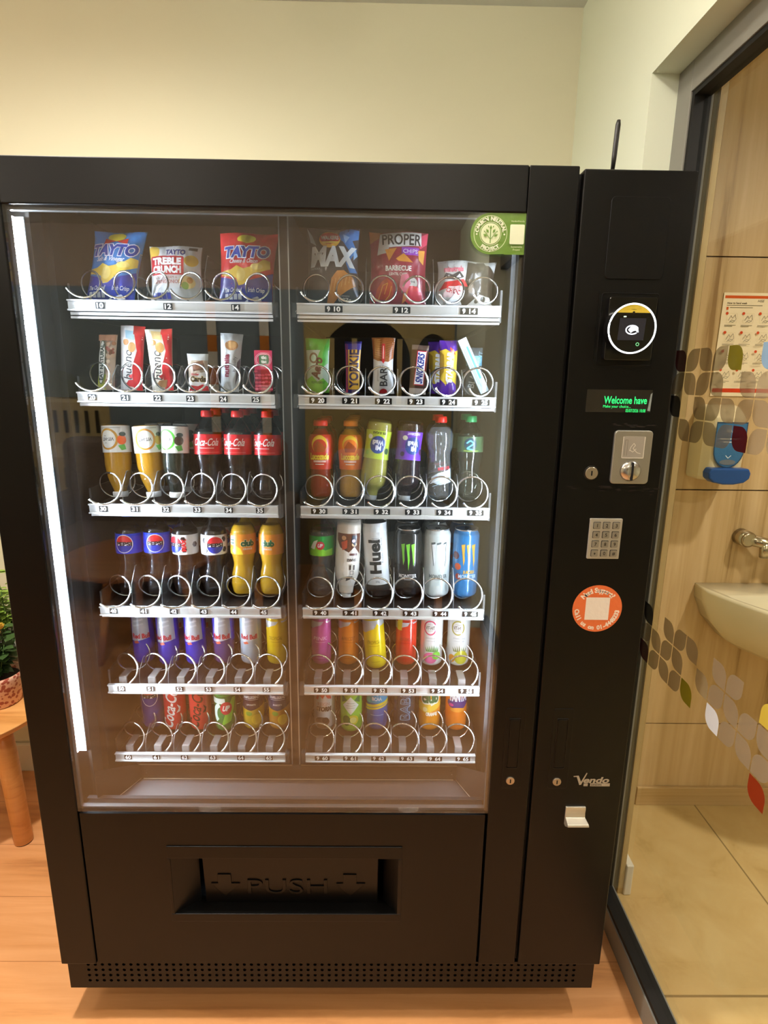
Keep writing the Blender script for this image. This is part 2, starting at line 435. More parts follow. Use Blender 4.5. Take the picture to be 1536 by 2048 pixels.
FROST2 = clear('frosted_film_pale', (.75, .72, .66), f0=.04, gain=.5, rough=.3, body=.50, bodycol=lin('a29075'))
def film(name, c, b=.85):
    return clear(name, (.25, .25, .25), f0=.04, gain=.5, rough=.3, body=b, bodycol=lin(c))
FC = {'m': film('maroon_film', '5b0f10'), 'k': film('dark_film', '1c0b08'), 'g': film('olive_film', 'a39a20'), 'b': film('blue_film', '8fb0cc'),
      'y': film('yellow_film', 'cdb040'), 'w': film('white_film', 'd4d6d8', .95), 'r': film('red_film', '8a2c0c'), 't': FROST, 'p': FROST2}
def leaves(name, z_top, rows, label):
    bm = bmesh.new(); keys = []; pit = .0492
    for ri, row in enumerate(rows):
        for ci, ch in enumerate(row):
            if ch == '.': continue
            if ch not in keys: keys.append(ch)
            ya = .276-ci*pit; yb = ya-pit+.003; zt = z_top-ri*pit; zb = zt-pit+.003
            r = .024; flip = (ri+ci) % 2 == 0; pts = []
            cs = [(yb, zb, 1, 1), (ya, zb, -1, 1), (ya, zt, -1, -1), (yb, zt, 1, -1)]
            for i, (cy, cz, sy, sz) in enumerate(cs):
                rnd = (i % 2 == 0) != flip
                if not rnd: pts.append((cy, cz)); continue
                oy, oz = cy+sy*r, cz+sz*r
                a_s = {0: 180, 1: 270, 2: 0, 3: 90}[i]
                for k in range(7):
                    a = math.radians(a_s+15*k); pts.append((oy+r*math.cos(a), oz+r*math.sin(a)))
            f = bm.faces.new([bm.verts.new((1.3795, y, z)) for y, z in pts]); f.material_index = keys.index(ch)
    me = bpy.data.meshes.new(name); bm.to_mesh(me); bm.free()
    o = link(name, me, win, [FC[k] for k in keys]); o['label'] = label
leaves('leaf_film', 1.5535, ['mtttg.b..', 'tttt.pppp.', 'k.ttppppp.', '.tttpmppp.'], 'band of frosted and coloured leaf shapes across the upper glass')
leaves('leaf_film', .9555, ['k.ttt.pp.y.pp', 'tttt.tpppp.pp', 'mttt g.wpppp.'.replace(' ', ''), '.........r.pp'], 'drifting band of leaf shapes on the lower glass')

# wash basin
sx0, sxc, sz = 1.76, 2.09, .845
t = thing('wash_basin', 'cream wall hung ceramic wash basin on the oak panelled wall', 'sink', (sxc, YW, sz))
CER = mat('cream_ceramic', 'e9dcb8', .16, 0, .3)
bm = bmesh.new(); n = 40
def rim(fr, dy, z, inset=0):
    pts = []
    hw = .33*fr
    for k in range(n+1):
        s = -1+2*k/n
        x = s*hw*(1 if abs(s) < 1 else 1)
        y = -(.08+.34*(1-abs(s)**2.6))*fr-dy
        pts.append((x, min(y, -.002), z))
    return pts
levels = [(.55, 0, -.21), (.72, 0, -.175), (.90, 0, -.11), (.99, 0, -.045), (1.0, 0, -.008), (.995, 0, 0)]
ringsv = [[bm.verts.new(p) for p in rim(a, b, z)]+[bm.verts.new((.33*a, -.001, z)), bm.verts.new((-.33*a, -.001, z))] for a, b, z in levels]
for Aa, Bb in zip(ringsv, ringsv[1:]):
    m_ = len(Aa)
    for k in range(m_): bm.faces.new((Aa[k], Aa[(k+1) % m_], Bb[(k+1) % m_], Bb[k])).smooth = True
bm.faces.new(ringsv[0][::-1])
def bowl(fr, z, y0): return [(-.29*fr+.58*fr*k/n, y0-(.02+.235*(1-abs(-1+2*k/n)**2.8)*fr), z) for k in range(n+1)]+[(.29*fr, y0, z), (-.29*fr, y0, z)]
prev = ringsv[-1]
for fr, z, y0 in ((1.0, 0, -.115), (.97, -.012, -.12), (.85, -.06, -.13), (.6, -.11, -.15)):
    cur = [bm.verts.new(p) for p in bowl(fr, z, y0)]
    for k in range(len(cur)): bm.faces.new((prev[k], prev[(k+1) % len(cur)], cur[(k+1) % len(cur)], cur[k])).smooth = True
    prev = cur
bm.faces.new(prev)
obj('bowl', bm, CER, t)
bm = bmesh.new(); disc_y(bm, 0, 0, .02, 0, .004); ob = obj('waste_plug', bm, CHROME, t); ob.location = (0, -.25, -.108); ob.rotation_euler = (PI/2, 0, 0)
# tap
t = thing('mixer_tap', 'chrome wall mounted tap above the cream wash basin', 'tap', (1.885, YW, 1.005))
TAPM = mat('worn_chrome', 'b9ab8d', .2, .9)
bm = bmesh.new(); tube(bm, [(0, -.002, 0), (0, -.045, 0)], [.027, .025], 24); tube(bm, [(0, -.045, 0), (0, -.05, 0)], [.025, .018], 24); obj('wall_boss', bm, TAPM, t)
bm = bmesh.new(); tube(bm, [(.0, -.028, .0), (.06, -.05, -.012), (.17, -.05, -.03)], [.020, .017, .017], 16); obj('mixer_body', bm, TAPM, t)
bm = bmesh.new(); tube(bm, [(.05, -.05, -.01), (.055, -.05, -.055)], .015, 16); tube(bm, [(.12, -.05, -.02), (.125, -.17, -.03), (.126, -.19, -.055)], .012, 12); obj('spout', bm, TAPM, t)
# soap dispenser
t = thing('soap_dispenser', 'cream soap dispenser with a blue push lever under the hand wash poster', 'soap dispenser', (1.742, YW, 1.20))
CREAM = mat('cream_plastic', 'd9c79c', .35)
bm = bmesh.new()
sec = []
for z, hw, dp in ((0.0, .060, .085), (.012, .063, .098), (.10, .064, .102), (.19, .060, .09), (.215, .054, .06), (.222, .045, .03)):
    ring_ = [(-hw, 0), (-hw, -dp*.72), (-hw*.72, -dp), (hw*.72, -dp), (hw, -dp*.72), (hw, 0)]
    sec.append([bm.verts.new((x, y, z)) for x, y in ring_])
for Aa, Bb in zip(sec, sec[1:]):
    for k in range(6): bm.faces.new((Aa[k], Aa[(k+1) % 6], Bb[(k+1) % 6], Bb[k])).smooth = False
bm.faces.new(sec[0][::-1]); bm.faces.new(sec[-1])
obj('housing', bm, CREAM, t, bevel=.006)
A = Art(); pts = [(-.046, .175), (.046, .175)]+[(.046*math.cos(math.radians(-a)), .095-.055*math.sin(math.radians(a))) for a in range(0, 181, 15)]
A.P(pts, '1f3d57').P([(x*.94, .108+(z-.108)*.94) for x, z in pts], '2f6a96').R(-.03, .125, .03, .128, 'cfdde8').R(-.022, .116, .022, .1185, 'cfdde8')
A.L([(-.008, .078), (0, .07), (.008, .078)], .002, 'dfe8ee').C(0, .058, .024, '6d7378', ry=.008)
A.T('SOAP', 0, .150, .03, .008, 'e8f0f5')
art_mesh('front_sticker', A, lambda u, v, k: (u, -.1045-.0003*k, v), t)
bm = bmesh.new(); pr = [(-.055, .042), (.055, .042), (.062, .028), (.060, .012), (.045, 0), (.015, -.006), (-.015, -.006), (-.045, 0), (-.060, .012), (-.062, .028)]
plate(bm, pr, -.128, -.09); obj('push_lever', bm, mat('blue_plastic', '1f4a86', .3), t, bevel=.005)
# poster
t = tag(boxes('hand_wash_poster', [(1.722, YW-.0035, 1.447, 1.932, YW-.0015, 1.744)], mat('poster_paper', 'efdcb4', .6)),
        'printed hand wash instruction poster with orange bands on the oak wall', 'poster')
A = Art(); px, pz = 1.722, 1.447
A.R(px+.004, pz+.281, px+.21, pz+.289, 'cf5a22').R(px+.004, pz+.011, px+.21, pz+.023, 'd0421c')
A.T('How to hand wash', px+.042, pz+.268, .058, .0052, '2c261c', bold=.02).R(px+.012, pz+.261, px+.118, pz+.2625, '5c503a')
A.T('HSE', px+.112, pz+.2745, .018, .007, '2c261c', shear=.3).R(px+.012, pz+.249, px+.018, pz+.257, 'cf5a22').R(px+.022, pz+.255, px+.09, pz+.2562, '5c503a')
for r_ in range(4):
    for c_ in range(4):
        x0 = px+.010+c_*.049; z0 = pz+.205-r_*.054
        A.RG(x0+.022, z0+.021, .022, .0006, 'c9b88c', ry=.019, n=4, a0=45, a1=405)
        A.C(x0+.006, z0+.034, .0042, 'cf4a20')
        A.L([(x0+.012, z0+.014), (x0+.019, z0+.028), (x0+.024, z0+.020), (x0+.031, z0+.031), (x0+.035, z0+.018), (x0+.027, z0+.009), (x0+.017, z0+.012)], .0011, '7c7362')
        A.L([(x0+.015, z0+.008), (x0+.022, z0+.016), (x0+.033, z0+.012)], .0011, '7c7362')
        A.R(x0+.002, z0+.0, x0+.036, z0+.0012, '6a5f49').R(x0+.002, z0-.003, x0+.026, z0-.0018, '6a5f49')
art_mesh('print', A, lambda u, v, k: (u, YW-.0036-.0001*k, v), t, kind='print')

# ------------------------------------------------------------------ the vending machine
vm = thing('vending_machine', 'tall black glass fronted vending machine with payment column, against the sage wall', 'vending machine')
W, H = 1.239, 1.83
boxes('cabinet', [(.012, .070, .10, .085, .80, 1.825), (.968, .055, .10, 1.232, .80, 1.825), (.085, .77, .10, .968, .80, 1.825),
                  (.085, .055, 1.800, .968, .77, 1.825), (.085, .055, .10, .968, .77, .12)], BLACK, vm, bevel=.002)
boxes('liner', [(.085, .110, .56, .1000, .76, 1.80), (.0795, .0695, .56, .086, .11, 1.80), (.960, .110, .56, .968, .76, 1.80), (.1125, .75, .56, .953, .77, 1.80), (.1125, .09, 1.79, .953, .75, 1.80)], BLACKIN, vm)
# door
boxes('door_stile', [(0, 0, .167, .0795, .030, H), (0, .028, .167, .054, .069, H)], BLACK, vm, bevel=.0025)
boxes('door_stile', [(.957, 0, .167, 1.041, .05, H)], BLACK, vm, bevel=.0025)
boxes('top_rail', [(.0795, 0, 1.757, .9565, .05, H)], BLACK, vm, bevel=.0025)
boxes('lower_panel', [(.0835, .001, .170, .951, .045, .311), (.0835, .001, .459, .951, .045, .571), (.0835, .001, .311, .269, .045, .459), (.766, .001, .311, .951, .045, .459)], BLACK, vm)
boxes('shadow_gap', [(.078, .02, .168, .96, .052, .285), (.078, .045, .465, .96, .055, .572), (1.038, .015, .167, 1.052, .055, 1.822)], GROOVE, vm)
# glass with spacers
gl = boxes('glass', [(.0800, .003, .574, .957, .011, 1.757)], GLASS_DOOR, vm)
SPM = mat('spacer_metal', '4f4e4c', .42, .7)
bm = bmesh.new()
for (x0, z0, x1, z1) in ((.080, .574, .957, .5795), (.080, 1.751, .957, 1.757), (.951, .58, .957, 1.751), (.080, .58, .0820, 1.751)): box(bm, x0, .012, z0, x1, .022, z1)
for k in range(260):
    x = .095+k*.0033; box(bm, x, .0113, .5762, x+.0014, .0125, .5776)
obj('glass_spacer', bm, SPM, vm)
# light strips
LEDM = mat('cool_led', 'dfeeff', .5, emit=LED); CH = mat('led_channel', 'b9bcc0', .3, .5); LEDR = mat('cool_led_dim', 'dfeeff', .5, emit=LED*.24)
st = boxes('light_strip', [(.0560, .044, .680, .0595, .064, 1.752), (.0595, .061, .680, .0800, .064, 1.752)], CH, vm)
bm = bmesh.new()
for k in range(116):
    z = .684+k*.009225; box(bm, .0612, .0460, z, .0668, .0560, z+.0058)
obj('diode', bm, LEDM, st, label='row of glowing white diodes')
st = boxes('light_strip', [(.966, .050, .62, .969, .078, 1.752)], CH, vm)
bm = bmesh.new()
for k in range(58):
    z = .684+k*.01845; box(bm, .9625, .056, z, .9655, .068, z+.0145)
obj('diode', bm, LEDR, st, label='row of glowing white diodes')
# centre post
boxes('centre_post', [(.5225, .108, .60, .5395, .75, 1.80)], mat('post_dark', '1f1e1d', .4), vm)
boxes('post_glint', [(.5215, .105, .615, .5235, .109, 1.775), (.5385, .105, .615, .5405, .109, 1.775)], mat('edge_glint', 'a9adab', .3, .9), vm)  # bright strips drawn for the thin highlights on the post
# delivery bin at the bottom
BROWN = mat('bin_sheet', '241811', .45)
bm = bmesh.new()
for q in (((.101, .046, .535), (.959, .046, .535), (.905, .122, .562), (.165, .122, .562)), ((.165, .122, .562), (.905, .122, .562), (.905, .122, .602), (.165, .122, .602)),
          ((.101, .046, .535), (.165, .122, .562), (.165, .122, .602), (.101, .046, .640)), ((.959, .046, .535), (.905, .122, .562), (.905, .122, .602), (.959, .046, .640))):
    bm.faces.new([bm.verts.new(p) for p in q])
box(bm, .165, .122, .600, .905, .34, .602)
obj('delivery_bin', bm, BROWN, vm)
EDG = mat('pale_bin_edge', 'a8927c', .35, .6)  # thin strips paler than the bin sheet
boxes('bin_edge', [(.160, .1200, .6000, .910, .1222, .6022)], EDG, vm); boxes('bin_edge', [(.172, .1195, .5625, .898, .1215, .5640)], EDG, vm)
for xa_, xb_ in ((.103, .166), (.957, .904)):
    bm = bmesh.new(); tube(bm, [(xa_, .047, .537), (xb_, .1205, .5635)], .0007, 5); obj('bin_edge', bm, EDG, vm)
for x_, z_ in ((.178, .588), (.180, .579), (.892, .588), (.894, .579), (.155, .572), (.915, .572)):
    bm = bmesh.new(); disc_y(bm, x_, z_, .0016, .1195, .1218, 12); obj('rivet', bm, CHROME, vm)
# push flap
fl = boxes('flap_surround', [(.262, -.0015, .290, .775, .001, .311), (.262, -.0015, .459, .775, .001, .490), (.262, -.0015, .311, .269, .001, .459), (.766, -.0015, .311, .775, .001, .459)], BLACK, vm, bevel=.0012)
bm = bmesh.new()
o4 = [(.269, .311), (.766, .311), (.766, .459), (.269, .459)]; i4 = [(.318, .290), (.735, .290), (.735, .458), (.318, .458)]
vo = [bm.verts.new((x, .0, z)) for x, z in o4]; vi = [bm.verts.new((x, .036, z)) for x, z in i4]
for k in range(4): bm.faces.new((vo[k], vo[(k+1) % 4], vi[(k+1) % 4], vi[k]))
obj('funnel', bm, BLACK, vm)
fp = boxes('push_flap', [(.330, 0, 0, .723, .006, .162)], BLACK, vm, bevel=.003); fp.location = (0, .030, .2955); fp.rotation_euler = (math.radians(4), 0, 0)
def emboss(name, build, m, parent, y, d):
    o = bpy.data.objects
    A = Art(); build(A)
    ob = art_mesh(name, A, lambda u, v, k: (u, y, v), parent, smooth=False)
    ob.data.materials.clear(); ob.data.materials.append(m)
    for p in ob.data.polygons: p.material_index = 0
    md = ob.modifiers.new('solid', 'SOLIDIFY'); md.thickness = d; md.offset = 1
    b = ob.modifiers.new('bevel', 'BEVEL'); b.width = .0006; b.segments = 2; b.limit_method = 'ANGLE'
    return ob
emboss('push_lettering', lambda a: a.T('PUSH', .518, .064, .180, .040, '000000'), BLACK, fp, .0001, .0028)
for cx in (.382, .664):
    emboss('arrow_emblem', lambda a: a.P([(cx-.020, .100), (cx+.010, .100), (cx+.010, .074), (cx+.030, .074), (cx-.005, .036), (cx-.036, .074), (cx-.020, .074)], '000000'), BLACK, fp, .0001, .0024)
# base grille
bm = bmesh.new(); x0, x1, z0, z1 = .008, 1.231, .086, .163; nx, nz = 70, 4; px_ = (1.1847-.0548)/69; pz_ = .01545
gx0 = .0548-px_/2; gz0 = .1078-pz_/2
box(bm, x0, .010, z0, gx0, .014, z1); box(bm, gx0+nx*px_, .010, z0, x1, .014, z1)
box(bm, gx0, .010, z0, gx0+nx*px_, .014, gz0); box(bm, gx0, .010, gz0+nz*pz_, gx0+nx*px_, .014, z1)
for i in range(nx):
    for j in range(nz):
        cx = gx0+(i+.5)*px_; cz = gz0+(j+.5)*pz_; hx, hz, r = px_/2, pz_/2, .0036
        O = [bm.verts.new((cx+sx*hx, .010, cz+sz_*hz)) for sx, sz_ in ((1, 0), (1, 1), (0, 1), (-1, 1), (-1, 0), (-1, -1), (0, -1), (1, -1))]
        I = [bm.verts.new((cx+r*1.08*math.cos(k*PI/4), .010, cz+r*1.08*math.sin(k*PI/4))) for k in range(8)]
        J = [bm.verts.new((v.co.x, .0135, v.co.z)) for v in I]
        for k in range(8):
            bm.faces.new((O[k], O[(k+1) % 8], I[(k+1) % 8], I[k])); bm.faces.new((I[k], I[(k+1) % 8], J[(k+1) % 8], J[k]))
obj('base_grille', bm, BLACK, vm)
boxes('plinth', [(.010, .016, .088, 1.229, .79, .160)], GROOVE, vm)
for x_ in (.008, 1.2295): boxes('plinth_side', [(x_, .014, .086, x_+.0015, .79, .163)], BLACK, vm)
for x, y in ((.09, .17), (1.15, .17), (.09, .70), (1.15, .70)):
    bm = bmesh.new(); lathe(bm, [(0, .022), (.012, .022), (.016, .010), (.088, .010)], 20); ob = obj('foot', bm, RUB, vm); ob.location = (x, y, 0)
# payment column door
pd = boxes('payment_door', [(1.0485, 0, .167, W, .05, H-.004)], BLACK, vm, bevel=.0025)
def outline(bm, x0, z0, x1, z1, r, y, wd=.0016):
    P_ = rrect(x0, z0, x1, z1, r, 5); tube(bm, [(x, y, z) for x, z in P_], wd, 5, closed=True)
bm = bmesh.new(); plate(bm, rrect(1.0975, 1.655, 1.198, 1.785, .008), -.0016, .002); obj('blank_panel', bm, BLACK, pd, bevel=.001)
bm = bmesh.new(); plate(bm, rrect(1.092, 1.505, 1.201, 1.637, .004), -.0008, .002); outline(bm, 1.097, 1.512, 1.196, 1.632, .004, -.0008, .0009); obj('reader_bezel', bm, BLACK, pd)
# card reader
rd = thing('card_reader', None, None, (0, 0, 0)); rd.parent = vm
bm = bmesh.new(); plate(bm, rrect(1.1055, 1.520, 1.189, 1.625, .004), -.014, .001); obj('backplate', bm, mat('gloss_black_plastic', '0c0b0b', .16, 0, .4), rd, bevel=.0015)
rcx, rcz = 1.1425, 1.5715
bm = bmesh.new(); disc_y(bm, rcx, rcz, .0425, -.030, -.013, 48); obj('reader_body', bm, mat('gloss_black_plastic', '0c0b0b', .16), rd)
RINGM = mat('white_light_ring', 'eef8ff', .4, emit=1.5)
bm = bmesh.new(); tube(bm, [(rcx+.0402*math.cos(k*PI/32), -.0302, rcz+.0402*math.sin(k*PI/32)) for k in range(64)], .0016, 6, closed=True); obj('light_ring', bm, RINGM, rd)
A = Art()
ch = [(rcx+.0385*math.cos(math.radians(a)), rcz+.0385*math.sin(math.radians(a))) for a in range(42, 139, 6)]
A.P(ch, 'e8cf4a').T('nayax', rcx, rcz+.0315, .0085, .0018, '2a2408').C(rcx, rcz+.026, .0022, '241c06')
A.P([(rcx-.0225, rcz+.017), (rcx+.0225, rcz+.017), (rcx+.021, rcz-.019), (rcx-.024, rcz-.019)], '30313a', kind='print')
A.R(rcx-.0165, rcz+.0185, rcx-.012, rcz+.0203, 'd8f5d8', kind='glow')
A.RG(rcx, rcz-.002, .0115, .0020, 'dfe6f5', ry=.0080, kind='glow', a0=20, a1=320)
A.P([(rcx-.007, rcz-.002), (rcx-.003, rcz+.003), (rcx+.003, rcz+.0045), (rcx+.010, rcz+.0005), (rcx+.0115, rcz-.006), (rcx+.009, rcz-.006), (rcx+.006, rcz-.003), (rcx+.002, rcz-.004), (rcx-.002, rcz-.007)], 'dfe6f5', kind='glow')
A.RG(rcx+.0115, rcz-.0255, .0029, .0009, '66b37a', kind='glow')
art_mesh('reader_face', A, on_front(-.0301), rd)
# display
dp_ = thing('text_display', None, None); dp_.parent = vm
boxes('screen', [(1.0862, -.0008, 1.4292, 1.2045, .002, 1.4692)], mat('smoked_screen', '26231f', .12, 0, .4), dp_)
A = Art(); G = '22d36a'
A.T('Welcome have', 1.157, 1.4510, .078, .0125, G, kind='glow', bold=.015).T('Make your choice...', 1.1425, 1.4397, .050, .0046, G, kind='glow').T('05/07/2026 10:08', 1.177, 1.4325, .036, .0056, G, kind='glow')
art_mesh('screen_text', A, on_front(-.0008), dp_)
A = Art().P([(1.1985, 1.4325), (1.2035, 1.4315), (1.2045, 1.4645), (1.2015, 1.4620)], '9aa6a8')
art_mesh('screen_corner', A, on_front(-.0009), dp_)
# coin slot
cs = thing('coin_slot', None, None); cs.parent = vm
bm = bmesh.new(); plate(bm, rrect(1.143, 1.2985, 1.213, 1.397, .007), -.0055, .001); obj('face_plate', bm, STEEL, cs, bevel=.0015)
bm = bmesh.new()
lathe(bm, [(0, .0195), (.003, .0185), (.0065, .0145), (.0085, .008), (.009, .001)], 36); ob = obj('coin_dial', bm, mat('polished_zinc', 'c4c0b8', .2, .95), cs, smooth=True)
ob.location = (1.178, -.0055, 1.323); ob.rotation_euler = (PI/2, 0, 0)
bm = bmesh.new(); plate(bm, rrect(1.1762, 1.306, 1.1800, 1.340, .0018), -.0150, -.0056); obj('slot', bm, GROOVE, cs)
A = Art(); lt = 'dcd6c8'; dk = '7e776a'
A.RR(1.1590, 1.347, 1.1985, 1.387, .001, 'a09a8e').L([(1.1590, 1.386), (1.1590, 1.347), (1.1985, 1.347), (1.1985, 1.386)], .0013, lt)
A.L([(1.163, 1.351), (1.163, 1.380), (1.1675, 1.380), (1.1675, 1.351)], .0008, dk).L([(1.1720, 1.360), (1.174, 1.367), (1.179, 1.374), (1.182, 1.370), (1.178, 1.365), (1.186, 1.357), (1.193, 1.355)], .001, lt).L([(1.172, 1.362), (1.178, 1.358), (1.184, 1.364)], .001, lt)
art_mesh('hand_engraving', A, on_front(-.0056), cs, kind='print')
def lock(x, z, r, y=0, name='lock'):
    L_ = thing(name, None, None, (x, y, z)); L_.parent = vm
    bm = bmesh.new(); disc_y(bm, 0, 0, r*1.18, -.0014, .001, 32); obj('collar', bm, mat('dark_steel', '3a3632', .3, .8), L_, bevel=.0005)
    bm = bmesh.new(); disc_y(bm, 0, 0, r, -.004, -.0010, 32); obj('barrel', bm, mat('brass_steel', 'b8ab97', .28, .85), L_, bevel=.0008)
    bm = bmesh.new(); plate(bm, rrect(-.0013, -.0045, .0013, .0045, .0006), -.0043, -.0039); obj('keyhole', bm, GROOVE, L_)
lock(.9989, .6593, .0088); lock(1.0979, .6574, .0088); lock(1.1077, 1.3174, .0115)
for x0, x1 in ((.9885, 1.0120), (1.0872, 1.1105)):
    hp = thing('handle_plate', None, None); hp.parent = vm
    bm = bmesh.new(); plate(bm, rrect(x0-.008, .640, x1+.010, .829, .005), -.0012, .001); obj('escutcheon', bm, BLACK, hp, bevel=.0008)
    bm = bmesh.new(); outline(bm, x0, .690, x1, .806, .003, -.0014, .0010); obj('recess_rim', bm, BLACK, hp)
    bm = bmesh.new(); plate(bm, rrect(x0+.002, .692, x1-.002, .804, .002), -.0024, .001); obj('pull_handle', bm, BLACK, hp, bevel=.0008)
# keypad
kp = thing('keypad', None, None); kp.parent = vm
bm = bmesh.new(); plate(bm, rrect(1.114, 1.152, 1.1752, 1.2312, .0015), -.004, .001); obj('keypad_plate', bm, mat('pale_zinc', 'c5bfb2', .4, .6), kp, bevel=.0008)
KM = mat('key_zinc', 'a9a397', .35, .7)
for j, row in enumerate(('123', '456', '789', '*0#')):
    for i, ch in enumerate(row):
        kx = 1.1272+i*.0182; kz = 1.2182-j*.0182
        bm = bmesh.new(); plate(bm, rrect(kx-.0062, kz-.0060, kx+.0062, kz+.0060, .0015), -.0062, -.0035)
        plate(bm, rrect(kx-.0070, kz-.0068, kx+.0070, kz+.0068, .0017), -.0041, -.0035, 1)
        A = Art().T(ch, kx, kz-(.002 if ch == '*' else 0), None, .0062, '3d382f', bold=.02)
        k_ = obj('key', bm, [KM, GROOVE, ink('3d382f', 'print')], kp)
        tm = art_mesh('digit', A, on_front(-.0062), None, kind='print')
        bm = bmesh.new(); bm.from_mesh(k_.data); nf = len(bm.faces); bm.from_mesh(tm.data); bm.faces.ensure_lookup_table()
        for f in bm.faces[nf:]: f.material_index = 2
        bm.to_mesh(k_.data); bm.free(); bpy.data.objects.remove(tm)
# coin return lever
bm = bmesh.new()
prof = [(.0, .596), (-.004, .596), (-.005, .590), (-.004, .580), (-.006, .572), (-.022, .567), (-.024, .563), (-.008, .5515), (0, .5515)]
A_ = [bm.verts.new((1.1225, y, z)) for y, z in prof]; B_ = [bm.verts.new((1.1650+(.003 if y < -.02 else 0), y, z)) for y, z in prof]
bm.faces.new(A_); bm.faces.new(B_[::-1])
for i in range(len(prof)): bm.faces.new((A_[i], B_[i], B_[(i+1) % len(prof)], A_[(i+1) % len(prof)]))
obj('coin_return_lever', bm, mat('satin_aluminium', 'd6cdbb', .3, .7), vm, bevel=.0008)
# badge
bd = thing('maker_badge', None, None); bd.parent = vm
A = Art(); S = 'a99e8c'
A.P([(1.1330, .6700), (1.1440, .6710), (1.1500, .6560), (1.1600, .6780), (1.1620, .6770), (1.1510, .6490), (1.1470, .6480), (1.1400, .6680), (1.1335, .6675)], S)
A.T('endo', 1.1830, .6605, .055, .0135, S, shear=.28, bold=.035).R(1.1560, .6455, 1.1650, .6525, S).R(1.1700, .6455, 1.2120, .6530, S).T('SANDEN', 1.1830, .6492, .022, .0040, '1a1613', bold=.02)
art_mesh('badge_lettering', A, on_front(0), bd)
# support sticker, carbon sticker
A = Art(); cx, cz = 1.1457, 1.0485
A.C(cx, cz, .0488, 'e8743f', n=48).ARC('Need Support?', cx, cz, .0385, 90, 104, .0092, 'f7e6d6', bold=.05).ARC('Call us on 01-4448233', cx, cz, .0400, 270, 172, .0082, 'f7e6d6', inward=True, bold=.05)
A.P([(cx-.0235, cz-.0235), (cx+.0235, cz-.0235), (cx+.0235, cz+.0235), (cx-.0235, cz+.0235)], 'f2e8dc')
art_mesh('support_sticker', A, on_front(0), vm, label='round orange help sticker with white lettering')
A = Art(); gz = 1.7245; gx = .8970
A.P([(gx+.032*math.cos(math.radians(a))*1.03, gz+.0325*math.sin(math.radians(a))) for a in range(90, 271, 10)]+rrect(.92, gz-.0325, .9605, gz+.0325, .004)[15:]+rrect(.92, gz-.0325, .9605, gz+.0325, .004)[:6], '6c9438')
A.RG(gx+.001, gz, .0285, .0009, 'e3f0c4').RG(gx+.001, gz, .0185, .0008, 'e3f0c4').C(gx+.001, gz, .0165, 'e6f2cc')
A.ARC('CARBON NEUTRAL', gx+.001, gz, .0235, 90, 168, .0056, 'f1f8e0', bold=.05).ARC('PROJECT', gx+.001, gz, .0237, 270, 76, .0056, 'f1f8e0', inward=True, bold=.05)
A.C(gx-.0225, gz-.001, .0014, 'f1f8e0').C(gx+.0245, gz-.001, .0014, 'f1f8e0')
g2 = '6f9a3a'; tx = gx+.001
A.L([(tx, gz-.015), (tx, gz-.004), (tx, gz+.006)], .0016, g2).L([(tx, gz-.009), (tx-.006, gz-.002), (tx-.009, gz+.002)], .001, g2).L([(tx, gz-.009), (tx+.006, gz-.002), (tx+.009, gz+.002)], .001, g2)
for dx, dz, ro in ((0, .009, 90), (-.0055, .004, 125), (.0055, .004, 55), (-.009, -.003, 155), (.009, -.003, 25), (-.0105, .003, 140), (.0105, .003, 40), (-.004, .0105, 110), (.004, .0105, 70)):
    c_, s_ = math.cos(math.radians(ro)), math.sin(math.radians(ro)); big = 1 if abs(dx) < .0095 and not (dz > .010) else .5
    A.P([(tx+dx+(a*c_-b*s_)*big, gz+dz+(a*s_+b*c_)*big) for a, b in ((-.004, 0), (0, -.0021), (.004, 0), (0, .0021))], g2)
A.RR(.9305, gz-.0165, .9550, gz+.0145, .002, 'eaf3d6').T('Vendorfriendly', .943, gz+.0195, .023, .0028, 'dcebc0').T('Sustainable', .943, gz-.0205, .019, .0028, 'dcebc0').T('Project', .943, gz-.0250, .012, .0028, 'dcebc0')
art_mesh('carbon_sticker', A, on_front(.0029), vm, label='green rounded sticker on the glass')
# old tape residue around the coin slot
random.seed(3)
for x0, x1, z, hh, n in ((1.125, 1.215, 1.2890, .010, 16), (1.205, 1.236, 1.283, .014, 5), (1.120, 1.215, 1.4065, .006, 12), (1.068, 1.080, 1.285, .02, 2)):
    A = Art()
    for k in range(n):
        cx = random.uniform(x0, x1); cz = z+random.uniform(-hh/2, hh/2); a_ = random.uniform(.003, .008)
        A.P([(cx-a_, cz-.0005), (cx-a_*.2, cz-random.uniform(.0006, .002)), (cx+a_, cz-.0007), (cx+a_*.6, cz+random.uniform(.0005, .002)), (cx-a_*.4, cz+.0011)], '2c2724')
    art_mesh('tape_residue', A, on_front(0), vm, kind='print')

# shelves: six tiers on each side of the centre post
ROWZ = [1.622, 1.4495, 1.2235, .9975, .812, .638]
def make_coil(R_, start, turns=3.0):
    bm = bmesh.new(); pts = []
    n = int(28*(turns+start/360)); tot = 360*turns+start
    for k in range(n+1):
        ph = math.radians(-start+tot*k/n)
        pts.append((-R_*math.sin(ph), .022+.07*ph/(2*PI), R_*math.cos(ph)))
    tube(bm, pts, .0021, 6)
    bmesh.ops.recalc_face_normals(bm, faces=bm.faces)
    me = bpy.data.meshes.new('spiral_coil'); bm.to_mesh(me); bm.free(); me.materials.append(CHROME); return me
GLINT = MATS['edge_glint']
COILS = {0: make_coil(.0265, 245), 1: make_coil(.0275, 245), 2: make_coil(.0300, 235), 3: make_coil(.0300, 235), 4: make_coil(.0300, 150), 5: make_coil(.0300, 150)}
DIV = clear('smoky_divider', (.90, .91, .92), f0=.03, gain=.22, rough=.1, body=.05, bodycol=(.4, .42, .43))
SX = [(.118, .5055), (.5545, .9450)]
def slot_x(side, i): a, b = SX[side]; return a+(b-a)*(i+.5)/6
